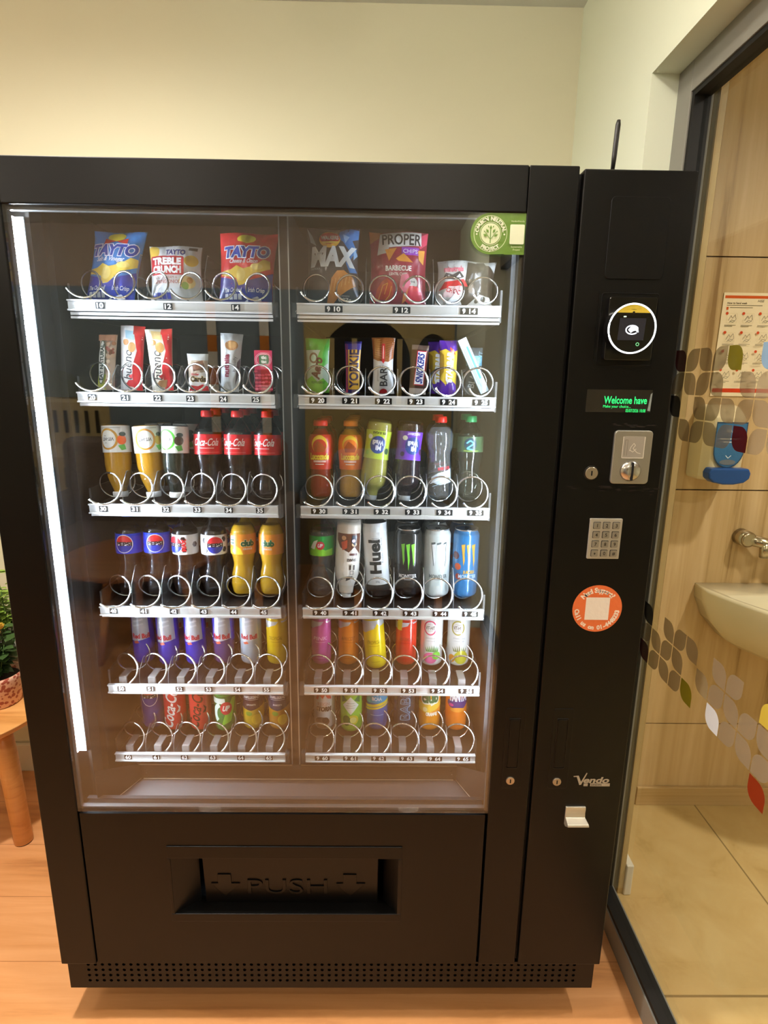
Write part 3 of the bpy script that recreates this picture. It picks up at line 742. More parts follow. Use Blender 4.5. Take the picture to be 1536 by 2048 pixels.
for side in (0, 1):
    for r, z in enumerate(ROWZ):
        xa, xb = SX[side]; tr = thing('shelf_tray', None, None, (0, 0, 0)); tr.parent = vm
        boxes('tray_plate', [(xa, .122, z-.020, xb, .72, z-.006), (xa-.004, .122, z-.030, xa, .72, z+.03), (xb, .122, z-.030, xb+.004, .72, z+.03)], TRAY, tr)
        boxes('price_rail', [(xa-.002, .112, z-.0205, xb, .1165, z-.0002), (xa-.002, .108, z-.0030, xb, .1125, z-.0002), (xa-.002, .108, z-.0205, xb, .1125, z-.0175),
                             (xa-.002, .118, z-.0275, xb, .1215, z-.022), (xa-.002, .118, z-.034, xb, .1215, z-.030) if r == 0 else (xa, .1185, z-.022, xa+.01, .1195, z-.0215)], RAIL, tr, bevel=.0005)
        boxes('rail_end', [((xb, .112, z-.026, xb+.010, .13, z+.001)) if side == 0 else ((xa-.013, .112, z-.026, xa-.003, .13, z+.001))], ACRY, tr, bevel=.001)
        slots = [0.5, 2.5, 4.5] if r == 0 else range(6)
        for i in slots:
            A = Art(); xx = slot_x(side, i)-(.005 if side == 0 else -.004); num = f'{r+1}{int(i)}'
            if side == 0: A.RR(xx-.0085, z-.0165, xx+.0085, z-.0045, .001, '171512').T(num, xx, z-.0105, .0125, .0085, 'f4f3ee', bold=.03)
            else: A.RR(xx-.017, z-.0165, xx+.017, z-.0045, .001, '171512').T('9', xx-.0100, z-.0105, .0062, .0085, 'f4f3ee', bold=.03).T(num, xx+.0065, z-.0105, .0125, .0085, 'f4f3ee', bold=.03)
            art_mesh('number_tag', A, on_front(.1110, step=.0002), tr, kind='print')
        for i in range(6):
            cx = slot_x(side, i)
            if r >= 2: cx += 0
            o = link('spiral_coil', COILS[r], tr); o.location = (cx, .118, z+.0305 if r > 1 else z+.0295)
            if r == 0 and i % 2 == 1: o.rotation_euler = (0, 0, 0)
            if r >= 4:
                boxes('can_stop', [(cx-.014, .1225, z-.004, cx+.003, .127, z+.012), (cx-.014, .127, z+.010, cx+.003, .165, z+.012)], mat('stop_plastic', '6d6864', .4), tr, bevel=.001)
            if i and not (r == 0 and i % 2 == 1):
                dx = cx-(SX[side][1]-SX[side][0])/12
                hh = (.088, .052, .062, .078, .045, .045)[r]
                bm = bmesh.new(); pl = [(.122, z-.005), (.70, z-.005), (.70, z+hh), (.150, z+hh), (.126, z+hh*.6), (.122, z+.01)]
                Aa = [bm.verts.new((dx-.0008, y, q)) for y, q in pl]; Bb = [bm.verts.new((dx+.0008, y, q)) for y, q in pl]
                bm.faces.new(Aa); bm.faces.new(Bb[::-1])
                for k in range(6): bm.faces.new((Aa[k], Bb[k], Bb[(k+1) % 6], Aa[(k+1) % 6]))
                tube(bm, [(dx, y, q) for y, q in ((.1215, z-.003), (.1215, z+.01), (.1255, z+hh*.6), (.150, z+hh+.0006), (.158, z+hh+.0006))], .0008, 5, mi=1)  # bright wire drawn for the light line on the divider's front edge
                obj('divider', bm, [DIV, GLINT], tr)

# antenna on top of the column
t = thing('antenna', 'small black stick antenna with a magnetic foot on top of the payment column', 'antenna', (1.122, .075, 1.8255))
PL = mat('black_plastic', '1b1917', .4)
bm = bmesh.new(); lathe(bm, smooth_prof([(0, .017), (.004, .0165), (.009, .010), (.016, .0055), (.024, .004)], .002), 28); obj('magnetic_foot', bm, PL, t)
bm = bmesh.new(); tube(bm, [(0, 0, .020), (.001, 0, .045), (.0025, 0, .095), (.0030, 0, .102)], [.0032, .0042, .0044, .0030], 14); obj('whip', bm, PL, t)

# ------------------------------------------------------------------ goods in the machine
def place(t, x, y, z, rz=0, lean=0, roll=0):
    t.location = (x, y, z); t.rotation_euler = (math.radians(-lean), math.radians(roll), math.radians(rz))
def can(name, label, cat, x, row, base, art, r=.0265, h=.135, y=.222, rz=0, group=None, slim=True, roll=0, lean=0):
    t = thing(name, label, cat, group=group); place(t, x, y, ROWZ[row]+.0025, rz, lean, roll)
    prof = smooth_prof([(0, r*.70), (.0015, r*.78), (.006, r*.95), (.010, r), (.016, r), (.030, r), (h-.030, r), (h-.020, r), (h-.014, r), (h-.010, r*.96), (h-.006, r*.88), (h-.003, r*.86)], .003)
    bm = bmesh.new(); lathe(bm, [(0, r*.2)]+prof); obj('can_body', bm, ink(base, 'can'), t)
    LM = mat('lid_metal', 'cfcfcd', .25, .9)
    bm = bmesh.new(); lathe(bm, [(h-.0035, r*.84), (h-.0035, r*.885), (h-.001, r*.90), (h, r*.885), (h-.0003, r*.85), (h-.004, r*.80), (h-.0038, r*.1)]); obj('lid', bm, LM, t)
    bm = bmesh.new(); plate(bm, rrect(-.005, -.009, .005, .009, .004), h-.0032, h-.0022)
    for v in bm.verts: v.co = Vector((v.co.x, v.co.z-.003, v.co.y))
    obj('pull_tab', bm, LM, t)
    if art: art_mesh('print', art, on_cyl(prof, r), t, kind='can', du=r*.16, dv=.012, clip=(-PI*r*.9, .001, PI*r*.9, h-.005))
    return t
PROF = {
 'contour': [(0, .80), (.02, .93), (.08, .97), (.20, .86), (.34, .84), (.46, .98), (.50, 1.0), (.72, 1.0), (.76, .96), (.84, .66), (.90, .40), (.93, .38)],
 'waist': [(0, .78), (.03, .95), (.14, 1.0), (.26, .95), (.36, .80), (.46, .92), (.52, 1.0), (.72, 1.0), (.78, .92), (.86, .58), (.91, .40), (.94, .38)],
 'bulb': [(0, .80), (.03, .92), (.12, .95), (.30, .90), (.42, .92), (.60, 1.0), (.72, 1.0), (.80, .90), (.87, .55), (.91, .50), (.94, .47)],
 'water': [(0, .86), (.03, .98), (.20, 1.0), (.38, .92), (.50, .84), (.56, .82), (.64, .98), (.78, 1.0), (.86, .78), (.91, .46), (.94, .40)],
 'barrel': [(0, .80), (.03, .95), (.08, 1.0), (.50, 1.0), (.58, .98), (.74, .82), (.86, .58), (.90, .50), (.94, .46)],
 'flask': [(0, .92), (.02, 1.0), (.10, 1.0), (.80, 1.0), (.86, .92), (.90, .72), (.93, .70)],
 'shake': [(0, .90), (.02, .98), (.08, 1.0), (.60, 1.0), (.72, .92), (.84, .66), (.90, .60), (.94, .58)],
}
def bottle(name, label, cat, x, row, shape, r, h, cap, liquid=None, fill=.84, art=None, y=.190, rz=0, lean=0, roll=0, inv=False, petal=True, shell=None, group=None, capr=.42, dz=0.0025, band=None):
    t = thing(name, label, cat, group=group)
    prof = smooth_prof([(z*h, q*r) for z, q in PROF[shape]], .004)
    prof = [(z, q) for z, q in prof]
    mod = None
    if petal and not inv:
        mod = lambda z, a: 1-.13*max(0, 1-z/(.13*h))*(.5+.5*math.cos(5*a+.6))
    bm = bmesh.new(); lathe(bm, [(.006 if mod else 0, r*.15)]+prof, 40, mod); obj('bottle_body', bm, shell or PET, t)
    if liquid:
        lp = [(max(.004, z), q*.955) for z, q in prof if z <= fill*h]
        bm = bmesh.new(); lathe(bm, lp, 36, mod); obj('drink', bm, liquid, t)
    z0 = .925*h; cr = r*capr
    bm = bmesh.new(); lathe(bm, [(z0, cr), (z0+.002, cr*1.06), (h-.002, cr*1.02), (h, cr*.92), (h, cr*.05)], 30, lambda z, a: 1+.018*math.cos(30*a)); obj('cap', bm, cap, t)
    if art: art_mesh('label', art, on_cyl(prof, r), t, du=r*.16, dv=.006, clip=(-PI*r, .004, PI*r, .92*h))
    if inv:
        t.rotation_euler = (math.radians(180-lean), math.radians(roll), math.radians(rz+0)); t.location = (x, y, ROWZ[row]+h*math.cos(math.radians(lean))*math.cos(math.radians(roll))+dz)
    else: place(t, x, y, ROWZ[row]+dz, rz, lean, roll)
    return t
def packet(name, label, cat, x, z, w, h, th, art, back='c8c8c8', skew=0., lean=6, rz=0, roll=0, y=.172, pinch=.07, kind='film', seed=0, top=1., group=None, crimp=.007, wr=1.0):
    t = thing(name, label, cat, group=group); place(t, x, y, z, rz, lean, roll)
    def surf(u, v, side, off=0.):
        sx = max(-1, min(1, u/(w/2))); sv = max(0, min(1, v/h)); sy = 2*sv-1
        cv = min(1, min(v, h-v)/crimp) if crimp else 1; cv = max(0, cv)
        b = th/2*(1-abs(sx)**2.4)**.75*(1-abs(sy)**3.2)**.8 if abs(sx) < 1 and abs(sy) < 1 else 0
        wd = 1-pinch*(1-sy*sy)*1.0+(top-1)*sv
        nz = noise.noise(Vector((u*55+seed*9, v*38, side*3.1)))*.0026*wr*(1-.4*(1-abs(sx)))
        nz += noise.noise(Vector((u*140, v*60+seed, 5+side)))*.0011*wr
        edge = (1-abs(sx)**8) if abs(sx) < 1 else 0
        rip = .0007*math.sin(u*700)*(1-cv)
        yy = side*(b+.0004)+(nz*edge*cv if side < 0 else -nz*edge*cv)+rip
        fold = .004*math.sin(u/w*7+seed*2)*(max(0, sv-.75)/.25)**2*wr*(w/.1)
        return (u*wd+skew*sv, yy+side*off+fold, v)
    nu, nv = max(10, int(w/.0045)), max(16, int(h/.0045)); bm = bmesh.new(); V = {}
    for side in (-1, 1):
        for i in range(nu+1):
            for j in range(nv+1):
                u = -w/2+w*i/nu; v = h*j/nv
                if side == 1 and (i in (0, nu) or j in (0, nv)): V[(1, i, j)] = V[(-1, i, j)]; continue
                V[(side, i, j)] = bm.verts.new(surf(u, v, side))
    for side in (-1, 1):
        for i in range(nu):
            for j in range(nv):
                q = [V[(side, i, j)], V[(side, i+1, j)], V[(side, i+1, j+1)], V[(side, i, j+1)]]
                if len(set(q)) < 4: continue
                try: f = bm.faces.new(q if side < 0 else q[::-1]); f.smooth = True
                except ValueError: pass
    obj('wrapper', bm, ink(back, kind), t)
    if art: art_mesh('print', art, lambda u, v, k: surf(u, v, -1, .0004+.00016*k), t, kind=kind, du=.0036, dv=.0042, clip=(-w/2*.985, .0005, w/2*.985, h-.0005))
    return t
def liq(name, c, f=.75, rough=.25): return mat('drink_'+name, c, rough, 0, .3)
COLA = liq('cola', '120805'); ORL = liq('orange', 'd9a520'); AMB = liq('amber', 'c08a1e')
REDL = liq('red', '8e1410'); GRN = liq('pale_green', 'a7a04a'); PUR = liq('blackcurrant', '1c0a16')
CLEARL = clear('drink_clear', (.93, .95, .95), f0=.05, gain=1.5, rough=.05, body=.10, bodycol=(.8, .85, .85))
CLEARD = clear('drink_clear_dark', (.8, .85, .82), f0=.05, gain=1.2, rough=.05, body=.03, bodycol=(.4, .5, .42))
CW = mat('white_cap', 'f2efe8', .35); CR = mat('red_cap', 'd8201c', .35); CB = mat('blue_cap', '1c45c0', .35); CO = mat('orange_cap', 'e8801a', .35)
CG = mat('green_cap', '1f8a4a', .35); CS = mat('silver_cap', 'b8bcbd', .35, .3); CK = mat('black_cap', '14140f', .35)

# --- top tier: crisp packets
def tayto(top, bot, main, sub, subc):
    a = Art(); a.R(-.06, 0, .06, .14, top)
    a.P([(-.06, .052), (-.03, .045), (0, .040), (.03, .048), (.06, .062), (.06, 0), (-.06, 0)], bot)
    a.P([(-.05, .060), (-.030, .062), (-.018, .070), (-.004, .064), (.018, .070), (.034, .082), (.046, .080), (.048, .066), (.030, .058), (.010, .046), (-.002, .034), (-.012, .032), (-.018, .046), (-.036, .050), (-.050, .052)], 'f3cf55')
    a.C(-.008, .052, .009, 'f8dd7c', ry=.012).C(.022, .068, .012, 'f8dd7c', ry=.006)
    a.C(-.002, .121, .017, 'e6d23c', ry=.009).P([(-.022, .106), (.0, .112), (-.022, .118)], 'c62a20').P([(.022, .106), (.0, .112), (.022, .118)], 'c62a20')
    a.T(main, .0, .095, .088, .019, '1a3fa0', bold=.05, shear=.12, out='f2f4f8', outw=.06)
    a.T(sub, -.004, .078, .056, .0075, subc, bold=.03, shear=.3)
    a.T('The Original', -.024, .024, .036, .0075, 'f4f4f8', bold=.02, shear=.2).T('Irish Crisp', .024, .024, .032, .0075, 'f4f4f8', bold=.02, shear=.2)
    for k in range(4): a.R(-.040+k*.009, .007, -.033+k*.009, .017, 'dfe6f5')
    a.P([(.012, .008), (.026, .013), (.034, .005), (.020, .003)], 'eef2fa').P([(-.002, .002), (.008, .010), (.006, .002)], 'cfdcf2')
    return a
packet('crisp_packet', 'blue crisp packet leaning to the right above number 10', 'crisps', .170, 1.6245, .098, .134, .040, tayto('2f86d0', '1f3aa8', 'TAYTO', 'Salt & Vinegar', 'f0f4f8'), '2f86d0', skew=.030, seed=1, top=1.06)
a = Art().R(-.06, 0, .06, .12, 'd9dad6').C(-.043, .094, .014, 'e3b94a').C(.036, .078, .013, 'e8bd4c', ry=.011).T('TAYTO', .004, .094, .040, .0095, '27387c', bold=.05, shear=.05)
a.RR(-.050, .050, .022, .086, .004, 'c01f2c').T('TREBLE', -.014, .076, .062, .0120, 'f3f1ec', bold=.06).T('CRUNCH', -.014, .060, .062, .0120, 'f3f1ec', bold=.06)
a.T('SOUR CREAM &', -.016, .045, .05, .0050, 'b06a60').T('SPRING ONION', -.012, .037, .056, .0065, 'b06a60', bold=.02)
for k in range(4): a.R(-.046+k*.010, .006, -.038+k*.010, .017, '3a3f92')
a.C(.028, .036, .016, 'e9cf8a', ry=.012).C(.024, .030, .007, '8fb04a').C(.034, .040, .006, 'c98a3c').R(.030, .098, .046, .104, '3a3a34')
packet('crisp_packet', 'short white crisp packet with a red panel above number 12', 'crisps', .305, 1.6245, .106, .109, .040, a, 'b9b4a6', seed=2)
packet('crisp_packet', 'red and blue crisp packet with yellow crisps above number 14', 'crisps', .442, 1.6245, .108, .136, .042, tayto('d6232c', '23359c', 'TAYTO', 'Cheese & Onion', 'f5e6ea'), 'c2202a', skew=.010, seed=3, top=1.1)
a = Art().R(-.06, 0, .06, .15, '33383e')
a.P([(.014, .140), (.030, .146), (.058, .142), (.056, .128), (.040, .122), (.050, .105), (.038, .085), (.052, .062), (.036, .060), (.028, .078), (.036, .100), (.022, .118), (.012, .125)], '2f7fc8')
a.P([(.020, .134), (.034, .128), (.026, .116)], '8fc0ea').P([(.044, .112), (.052, .095), (.044, .085)], '8fc0ea')
a.P([(-.052, .146), (-.046, .118), (-.034, .110), (-.042, .130)], '9fb2bf').C(-.006, .122, .0215, 'f0b63a', ry=.0165).C(-.006, .125, .0205, 'c3241c', ry=.0125).P([(-.026, .118), (.014, .118), (.010, .114), (-.020, .114)], 'f6d25c').T('WALKERS', -.006, .1255, .036, .0078, 'f6f0e6', bold=.03)
a.T('MAX', .002, .089, .094, .034, 'e9f1f2', bold=.055, shear=.1)
a.T('PAPRIKA', -.036, .066, .020, .004, '8a96a0')
a.P([(-.012, .004), (-.006, .030), (-.002, .048), (.010, .062), (.024, .064), (.044, .050), (.048, .036), (.030, .026), (.012, .014), (.000, .002)], 'd98f3c')
for k in range(6): a.L([(-.006+k*.008, .020+k*.004), (-.0+k*.0075, .046+k*.002)], .0012, 'f0bd72')
a.T('Contains', .024, .0165, .020, .003, 'c8c8c4').T('0.87g', .024, .0095, .026, .006, 'dcdad2', bold=.02)
packet('crisp_packet', 'tall dark grey crisp packet with a blue twisted corner above number 9 10', 'crisps', .618, 1.6245, .106, .147, .042, a, '2a2e34', seed=4, skew=.0)
a = Art().R(-.065, 0, .065, .15, 'a3203e').P([(-.060, .148), (-.028, .148), (-.034, .130), (-.058, .118)], 'b76a38').P([(.032, .125), (.060, .145), (.058, .120), (.044, .108)], 'e84a6a')
a.P([(-.044, .094), (-.036, .138), (-.026, .140), (.044, .141), (.046, .114), (-.020, .108), (-.022, .098)], 'e9e8e2').T('PROPER', .006, .125, .078, .0215, '262524', bold=.02)
a.R(.006, .094, .042, .109, 'a040c4').T('CHIPS', .024, .1015, .030, .0075, 'f5eef8', bold=.01)
a.P([(-.028, .104), (-.004, .107), (-.020, .082)], 'eb9a3e').P([(-.006, .086), (.010, .097), (.030, .080), (.0, .082)], 'ef9f40').P([(.040, .104), (.054, .106), (.052, .078), (.042, .086)], 'f0a848')
a.T('BARBECUE', .0, .0685, .054, .0090, 'f4ece6', bold=.03).T('LENTIL CHIPS', .0, .0575, .038, .0050, 'f4ece6', bold=.01)
a.C(.030, .042, .010, 'f3efe8').T('94', .030, .044, .009, .004, '3a3230').C(.030, .020, .020, 'e0364e', ry=.017, n=16).P([(.012, .030), (.022, .034), (.016, .010), (.008, .004)], 'f0904a')
a.P([(-.050, .002), (-.044, .030), (-.034, .044), (-.024, .050), (-.012, .040), (-.010, .020), (-.020, .004)], 'c9401c').L([(-.040, .010), (-.032, .036), (-.022, .040), (-.028, .020)], .0016, 'f2a13c').L([(-.030, .004), (-.018, .018), (-.014, .034)], .0012, 'f2c14c').C(-.034, .006, .012, '8a1c54', ry=.005)
a.P([(.006, .056), (.020, .058), (.026, .040), (.014, .020), (.002, .034)], 'f07a96')
packet('crisp_packet', 'crimson lentil chips packet with a white name band above number 9 12', 'crisps', .748, 1.6245, .116, .143, .044, a, '8a1c34', seed=5, top=1.03)
a = Art().R(-.07, 0, .07, .1, 'c9c8c2').P([(-.010, .0), (-.004, .04), (.0, .085), (.045, .080), (.066, .060), (.066, .0)], '3d322a').P([(.018, .085), (.034, .088), (.050, .050), (.040, .040)], '2a2422')
a.T('minstrels', -.028, .071, .040, .010, 'e07a86', bold=.05).P([(-.050,.052),(-.044,.064),(-.030,.060),(-.016,.066),(-.006,.054),(-.024,.050)], '4a4646').P([(-.044,.054),(-.038,.060),(-.030,.054)], 'd8d6d2').P([(-.024,.053),(-.016,.061),(-.012,.054)], 'e4e2de')
a.P([(-.056, .030), (-.046, .046), (-.006, .050), (.004, .036), (-.016, .038), (-.040, .034)], 'c8202c').P([(-.050, .018), (-.036, .038), (-.010, .036), (-.012, .014)], 'd8b8b4').T('CHOC', -.026, .028, .030, .008, 'b82030', rot=-14, bold=.03)
a.P([(-.040, .002), (-.020, .026), (-.004, .004)], 'f2f2f0').P([(.006, .003), (.030, .022), (.052, .018), (.060, .002)], 'dcdcd2').C(.038, .014, .005, '24221f').C(.024, .010, .004, '3a3a36').P([(.004, .050), (.012, .048), (.020, .022), (.006, .024)], '6f5f50')
packet('sweet_bag', 'low crumpled white and brown sweet bag above number 9 14', 'sweets', .880, 1.6245, .120, .090, .042, a, '4a4038', seed=6, skew=.006, kind='film', wr=1.5)

# --- second tier: bars and small packs
Z2 = 1.452
a = Art().R(-.02, 0, .02, .11, 'cdb39c').P([(-.018, 0), (.0, 0), (.002, .03), (-.018, .045)], 'c9cf5a')
for k in range(26):
    random.seed(k); a.C(random.uniform(-.002, .016), random.uniform(.004, .098), random.uniform(.002, .0045), random.choice(['a9744e', 'd9b494', 'b5614e', 'e6cdb0', '8a5334']), n=8)
a.C(-.007, .055, .0085, '3f5c3a', ry=.044).C(-.007, .055, .0072, 'f1efe6', ry=.042).T('EAT NATURAL', -.007, .055, .072, .0078, '2a3b2a', rot=90, bold=.04).R(-.02, .098, .02, .11, 'c28a68')
packet('snack_bar', 'see-through nut bar with an upright white oval name above number 20', 'snack bar', .146, Z2, .036, .112, .016, a, 'b5957c', seed=11, skew=.012, lean=5)
def bueno(white):
    a = Art().R(-.03, 0, .03, .13, 'f0ece6' if not white else 'efe6d4')
    a.P([(.006, .0), (.024, .0), (.024, .13), (.002, .13), (.012, .08), (.004, .045)], 'd4222a').P([(-.010, .104), (.006, .100), (.004, .118), (-.012, .120)], 'a8d0e0' if not white else 'e0c080')
    a.T('bueno', -.006, .052, .058, .017, '2c2320', rot=90, shear=.2, bold=.0).C(.002, .086, .0075, 'd9a35c', ry=.010).C(-.010, .096, .006, 'c9893f').P([(-.012, .010), (.008, .006), (.012, .022), (-.004, .020)], 'b58350' if white else 'd4222a').P([(-.004, .028), (.006, .034), (.004, .022)], 'd4222a').R(.004, .112, .024, .13, 'e03a34')
    return a
packet('snack_bar', 'red and white chocolate bar tilting right with a folded top above number 21', 'snack bar', .199, Z2, .046, .130, .018, bueno(False), 'c8242c', seed=12, skew=.004, roll=2, lean=5, top=1.12, wr=1.4)
packet('snack_bar', 'cream and red chocolate bar with a wide open crimp above number 22', 'snack bar', .264, Z2, .044, .124, .018, bueno(True), 'd8c49a', seed=13, roll=-2, lean=5, top=1.3, wr=1.4)
a = Art().R(-.022, 0, .022, .075, 'b9a48c').R(-.022, .062, .022, .075, 'c9ccc8').P([(-.012, .056), (.012, .062), (.018, .044), (-.008, .040)], '7a4a2c').P([(-.022, 0), (-.022, .026), (.0, .036), (.022, .040), (.022, 0)], 'efeae2').T('Cards', .001, .0245, .034, .0095, '4a2e12', bold=.05, out='e8c24a', outw=.05).T('Kinder', -.004, .034, .018, .0045, 'c8302c', bold=.03).P([(-.020, .001), (-.016, .012), (.0, .010), (.010, .014), (.021, .010), (.021, .001)], 'd8242a')
packet('snack_bar', 'small square biscuit pack with a silver crimped top above number 23', 'snack bar', .3385, Z2, .044, .076, .018, a, 'a8a49c', seed=14, lean=3, pinch=.08)
a = Art().R(-.022, 0, .022, .12, 'cfd2d2').C(.002, .093, .0115, 'c58a4e', ry=.010).C(.003, .094, .008, 'dba868', ry=.007).R(-.02, .104, .022, .12, 'c2c6c6').T('nutella', -.0065, .052, .046, .0095, '8a1e3c', rot=90, bold=.05).T('b-ready', .009, .056, .030, .006, '6a5f60', rot=90).P([(.012, .012), (.018, .036), (.019, .07), (.014, .06)], '4a2c3a').P([(-.016, .006), (-.004, .018), (.002, .004)], 'eceeee')
packet('snack_bar', 'silver grey chocolate spread bar with a biscuit picture above number 24', 'snack bar', .402, Z2, .038, .118, .018, a, 'a9adad', seed=15, roll=3, top=1.25, wr=1.5)
# sweet box
t = thing('sweet_box', 'small clear box of red oval sweets with a pink label above number 25', 'sweets'); place(t, .4755, .166, Z2+.001, 0, 2, 0)
boxes('box_body', [(-.0185, -.008, 0, .0185, .008, .083)], mat('ruby_clear_plastic', 'a32440', .12, 0, .4), t, bevel=.002)
a = Art().R(-.018, .044, .018, .082, 'd8305a').RG(0, .064, .017, .0012, 'f2a8b8', ry=.014).RG(0, .064, .0145, .0012, 'f7c8d0', ry=.0118).RR(-.0085, .0555, .0115, .0735, .004, '1f6a3c').T('tic', .0015, .0685, .011, .0062, 'f4f6f0', bold=.05).T('tac', .0015, .0605, .011, .0062, 'f4f6f0', bold=.05)
random.seed(5)
for k in range(26): a.C(-.0145+(k % 5)*.0072+random.uniform(-.001, .001), .005+(k//5)*.0072+random.uniform(-.001, .001), .0036, 'd83a58' if k % 3 else 'e86078', ry=.0024, n=10)
art_mesh('print', a, on_front(-.0081), t)
a = Art().R(-.024, 0, .024, .11, 'b9cdb8').R(-.024, .086, .024, .11, '4fae3c').P([(-.024, 0), (.024, 0), (.024, .018), (.012, .030), (.0, .022), (-.012, .034), (-.024, .026)], '6fc23e')
a.C(-.008, .070, .009, '7a5c48', ry=.011).C(-.008, .070, .0055, 'b4cdb0', ry=.007).P([(.004, .046), (.022, .060), (.022, .086), (.006, .086), (.0, .07)], '57b344').T('Aero', -.001, .050, .044, .0165, '5a1f2a', rot=80, bold=.05, shear=.15).T('PEPPERMINT', .002, .021, .030, .005, '2f7a34', bold=.02)
packet('snack_bar', 'green and white bubbly mint bar above number 9 20', 'snack bar', .585, Z2, .048, .110, .018, a, '58a848', seed=16, lean=5, top=1.06, wr=1.4)
a = Art().R(-.02, 0, .02, .1, '2f2878').R(-.008, .008, .015, .090, 'e8b43a').T('YORKIE', .0035, .049, .078, .0165, '2a1c50', rot=90, bold=.04).R(-.013, .002, -.009, .10, 'c04a6a').R(-.02, .088, .02, .1, '3a3290')
packet('snack_bar', 'narrow navy and yellow chocolate bar above number 9 21', 'snack bar', .657, Z2, .030, .105, .016, a, '2a246c', seed=17, lean=4, top=1.2, rz=-8)
a = Art().R(-.026, 0, .026, .12, 'dfdfdc').P([(-.026, .072), (-.014, .066), (.0, .072), (.012, .064), (.026, .074), (.026, .12), (-.026, .12)], 'a8622c')
for k in range(9): a.L([(-.022+k*.001, .076+k*.004), (-.004, .070+k*.005)], .0007, 'd9984c')
for k in range(9): a.L([(.022, .080+k*.004), (.005, .070+k*.005)], .0007, '7a4420')
a.R(-.0035, .066, .0035, .100, 'd02028').P([(-.0045, .066), (.0045, .066), (0, .060)], 'd02028').R(-.001, .070, .001, .096, 'f0b0a8').T('BAR', .001, .034, .038, .0165, '3a3a3c', rot=90, bold=.02).T('protein', -.013, .036, .022, .004, '6a6a6a', rot=90).C(.001, .003, .0085, 'b8242c', ry=.007)
packet('snack_bar', 'white and orange-brown bar with big upright letters above number 9 22', 'snack bar', .7205, Z2, .048, .114, .020, a, 'bdb9b2', seed=18, lean=5, top=1.03, pinch=.16)
a = Art().R(-.02, 0, .02, .1, '4a2c20').P([(-.010, .018), (.012, .018), (.014, .088), (-.006, .088)], 'c8323a').P([(-.0085, .020), (.0105, .020), (.0125, .086), (-.0045, .086)], 'f2f0ee').T('SNICKERS', .002, .053, .060, .0135, '1f2f86', rot=88, bold=.04, shear=.25).R(-.02, 0, .02, .012, 'b8a89a').R(-.02, .09, .02, .1, '6a564c')
packet('snack_bar', 'brown chocolate bar with a white upright name panel above number 9 23', 'snack bar', .792, Z2, .036, .100, .018, a, '4a2c20', seed=19, lean=5, roll=3, wr=1.3)
def starbar():
    return Art().R(-.02, 0, .02, .11, 'e3bf3a').P([(-.02, 0), (.02, 0), (.02, .018), (.008, .028), (-.006, .020), (-.02, .034)], '5a2a9a').P([(-.02, .088), (-.006, .092), (.006, .084), (.02, .092), (.02, .11), (-.02, .11)], '5a2a9a').P([(.002, .096), (.010, .090), (.014, .080), (.004, .084)], 'd23a1c').P([(-.02, .03), (-.010, .046), (-.010, .08), (-.02, .09)], 'b89424').T('STARBAR', .002, .056, .062, .0115, 'f4f2ea', rot=88, bold=.06, shear=.15).P([(-.002, .020), (.001, .026), (.006, .026), (.002, .030), (-.004, .026)], 'f4f2ea')
packet('snack_bar', 'yellow and purple chocolate bar with upright white letters above number 9 24', 'snack bar', .8555, Z2, .036, .110, .018, starbar(), '5a2a9a', seed=20, lean=5, wr=1.3, top=1.1)
packet('snack_bar', 'second yellow and purple bar standing half hidden behind the one at number 9 24', 'snack bar', .838, Z2, .036, .112, .018, starbar(), '5a2a9a', seed=21, lean=5, y=.235, wr=1.3, top=1.1)
t = thing('gum_pack', 'thin pale blue chewing gum pack leaning left above number 9 25', 'chewing gum'); place(t, .932, .166, Z2+.006, 0, 3, -26)
boxes('gum_sleeve', [(-.0095, -.006, 0, .0095, .006, .118)], mat('pale_blue_foil', 'a9c4cc', .25, .3, .3), t, bevel=.0015)
a = Art().R(-.009, 0, .009, .118, 'b7cdd2').P([(-.009, .118), (-.009, .100), (.009, .094), (.009, .118)], 'd7ecee').R(.001, .030, .005, .100, '4cb4cc').R(-.006, .020, -.0045, .098, '7fa0ac').R(-.003, .014, -.0018, .098, '7fa0ac').P([(.006, .02), (.009, .02), (.009, .098), (.006, .07)], 'e6f2f2')
art_mesh('print', a, on_front(-.0062), t)
a = Art().R(-.02, 0, .02, .11, '3a4448').R(-.02, .06, .02, .08, '5fa8c4').T('BLACK', -.002, .040, .052, .013, 'b8c4c6', rot=80, bold=.02).T('MINT', .012, .075, .03, .008, 'a8d0dc', rot=80)
packet('snack_bar', 'dark mint bar half hidden behind the pale blue gum pack above number 9 25', 'snack bar', .912, Z2, .036, .098, .014, a, '2f383c', seed=22, lean=6, y=.190)

# --- third tier: bottles
def ban(r, z0, z1, col): return Art().R(-PI*r, z0, PI*r, z1, col)
def vithit(c1, fruit, sgn=1):   # drawn upside down: the bottle stands on its cap
    r, h = .0280, .158; a = ban(r, .006, .062, 'ece9e2')
    a.C(-.006*sgn, .034, .0215, c1, ry=.0225).C(-.006*sgn, .034, .0165, 'f1efe6', ry=.0185).T('VIT-HIT', -.006*sgn, .034, .026, .0065, '3a3a34', bold=.02).R(-.013*sgn-.004, .0265, -.006*sgn+.008, .0277, '8a8a80').R(-.012*sgn-.004, .0415, -.006*sgn+.007, .0425, '8a8a80')
    a.C(.022*sgn, .036, .0095, fruit, ry=.010).C(.024*sgn, .024, .007, '3f4a3c', ry=.0045).P([(.014*sgn, .048), (.020*sgn, .058), (.022*sgn, .048), (.030*sgn, .056), (.027*sgn, .045)], '5fae4a').R(-.020, .010, .018, .0112, '9a9a92')
    return a
X3 = [slot_x(0, i) for i in range(6)]; Y3 = [slot_x(1, i) for i in range(6)]
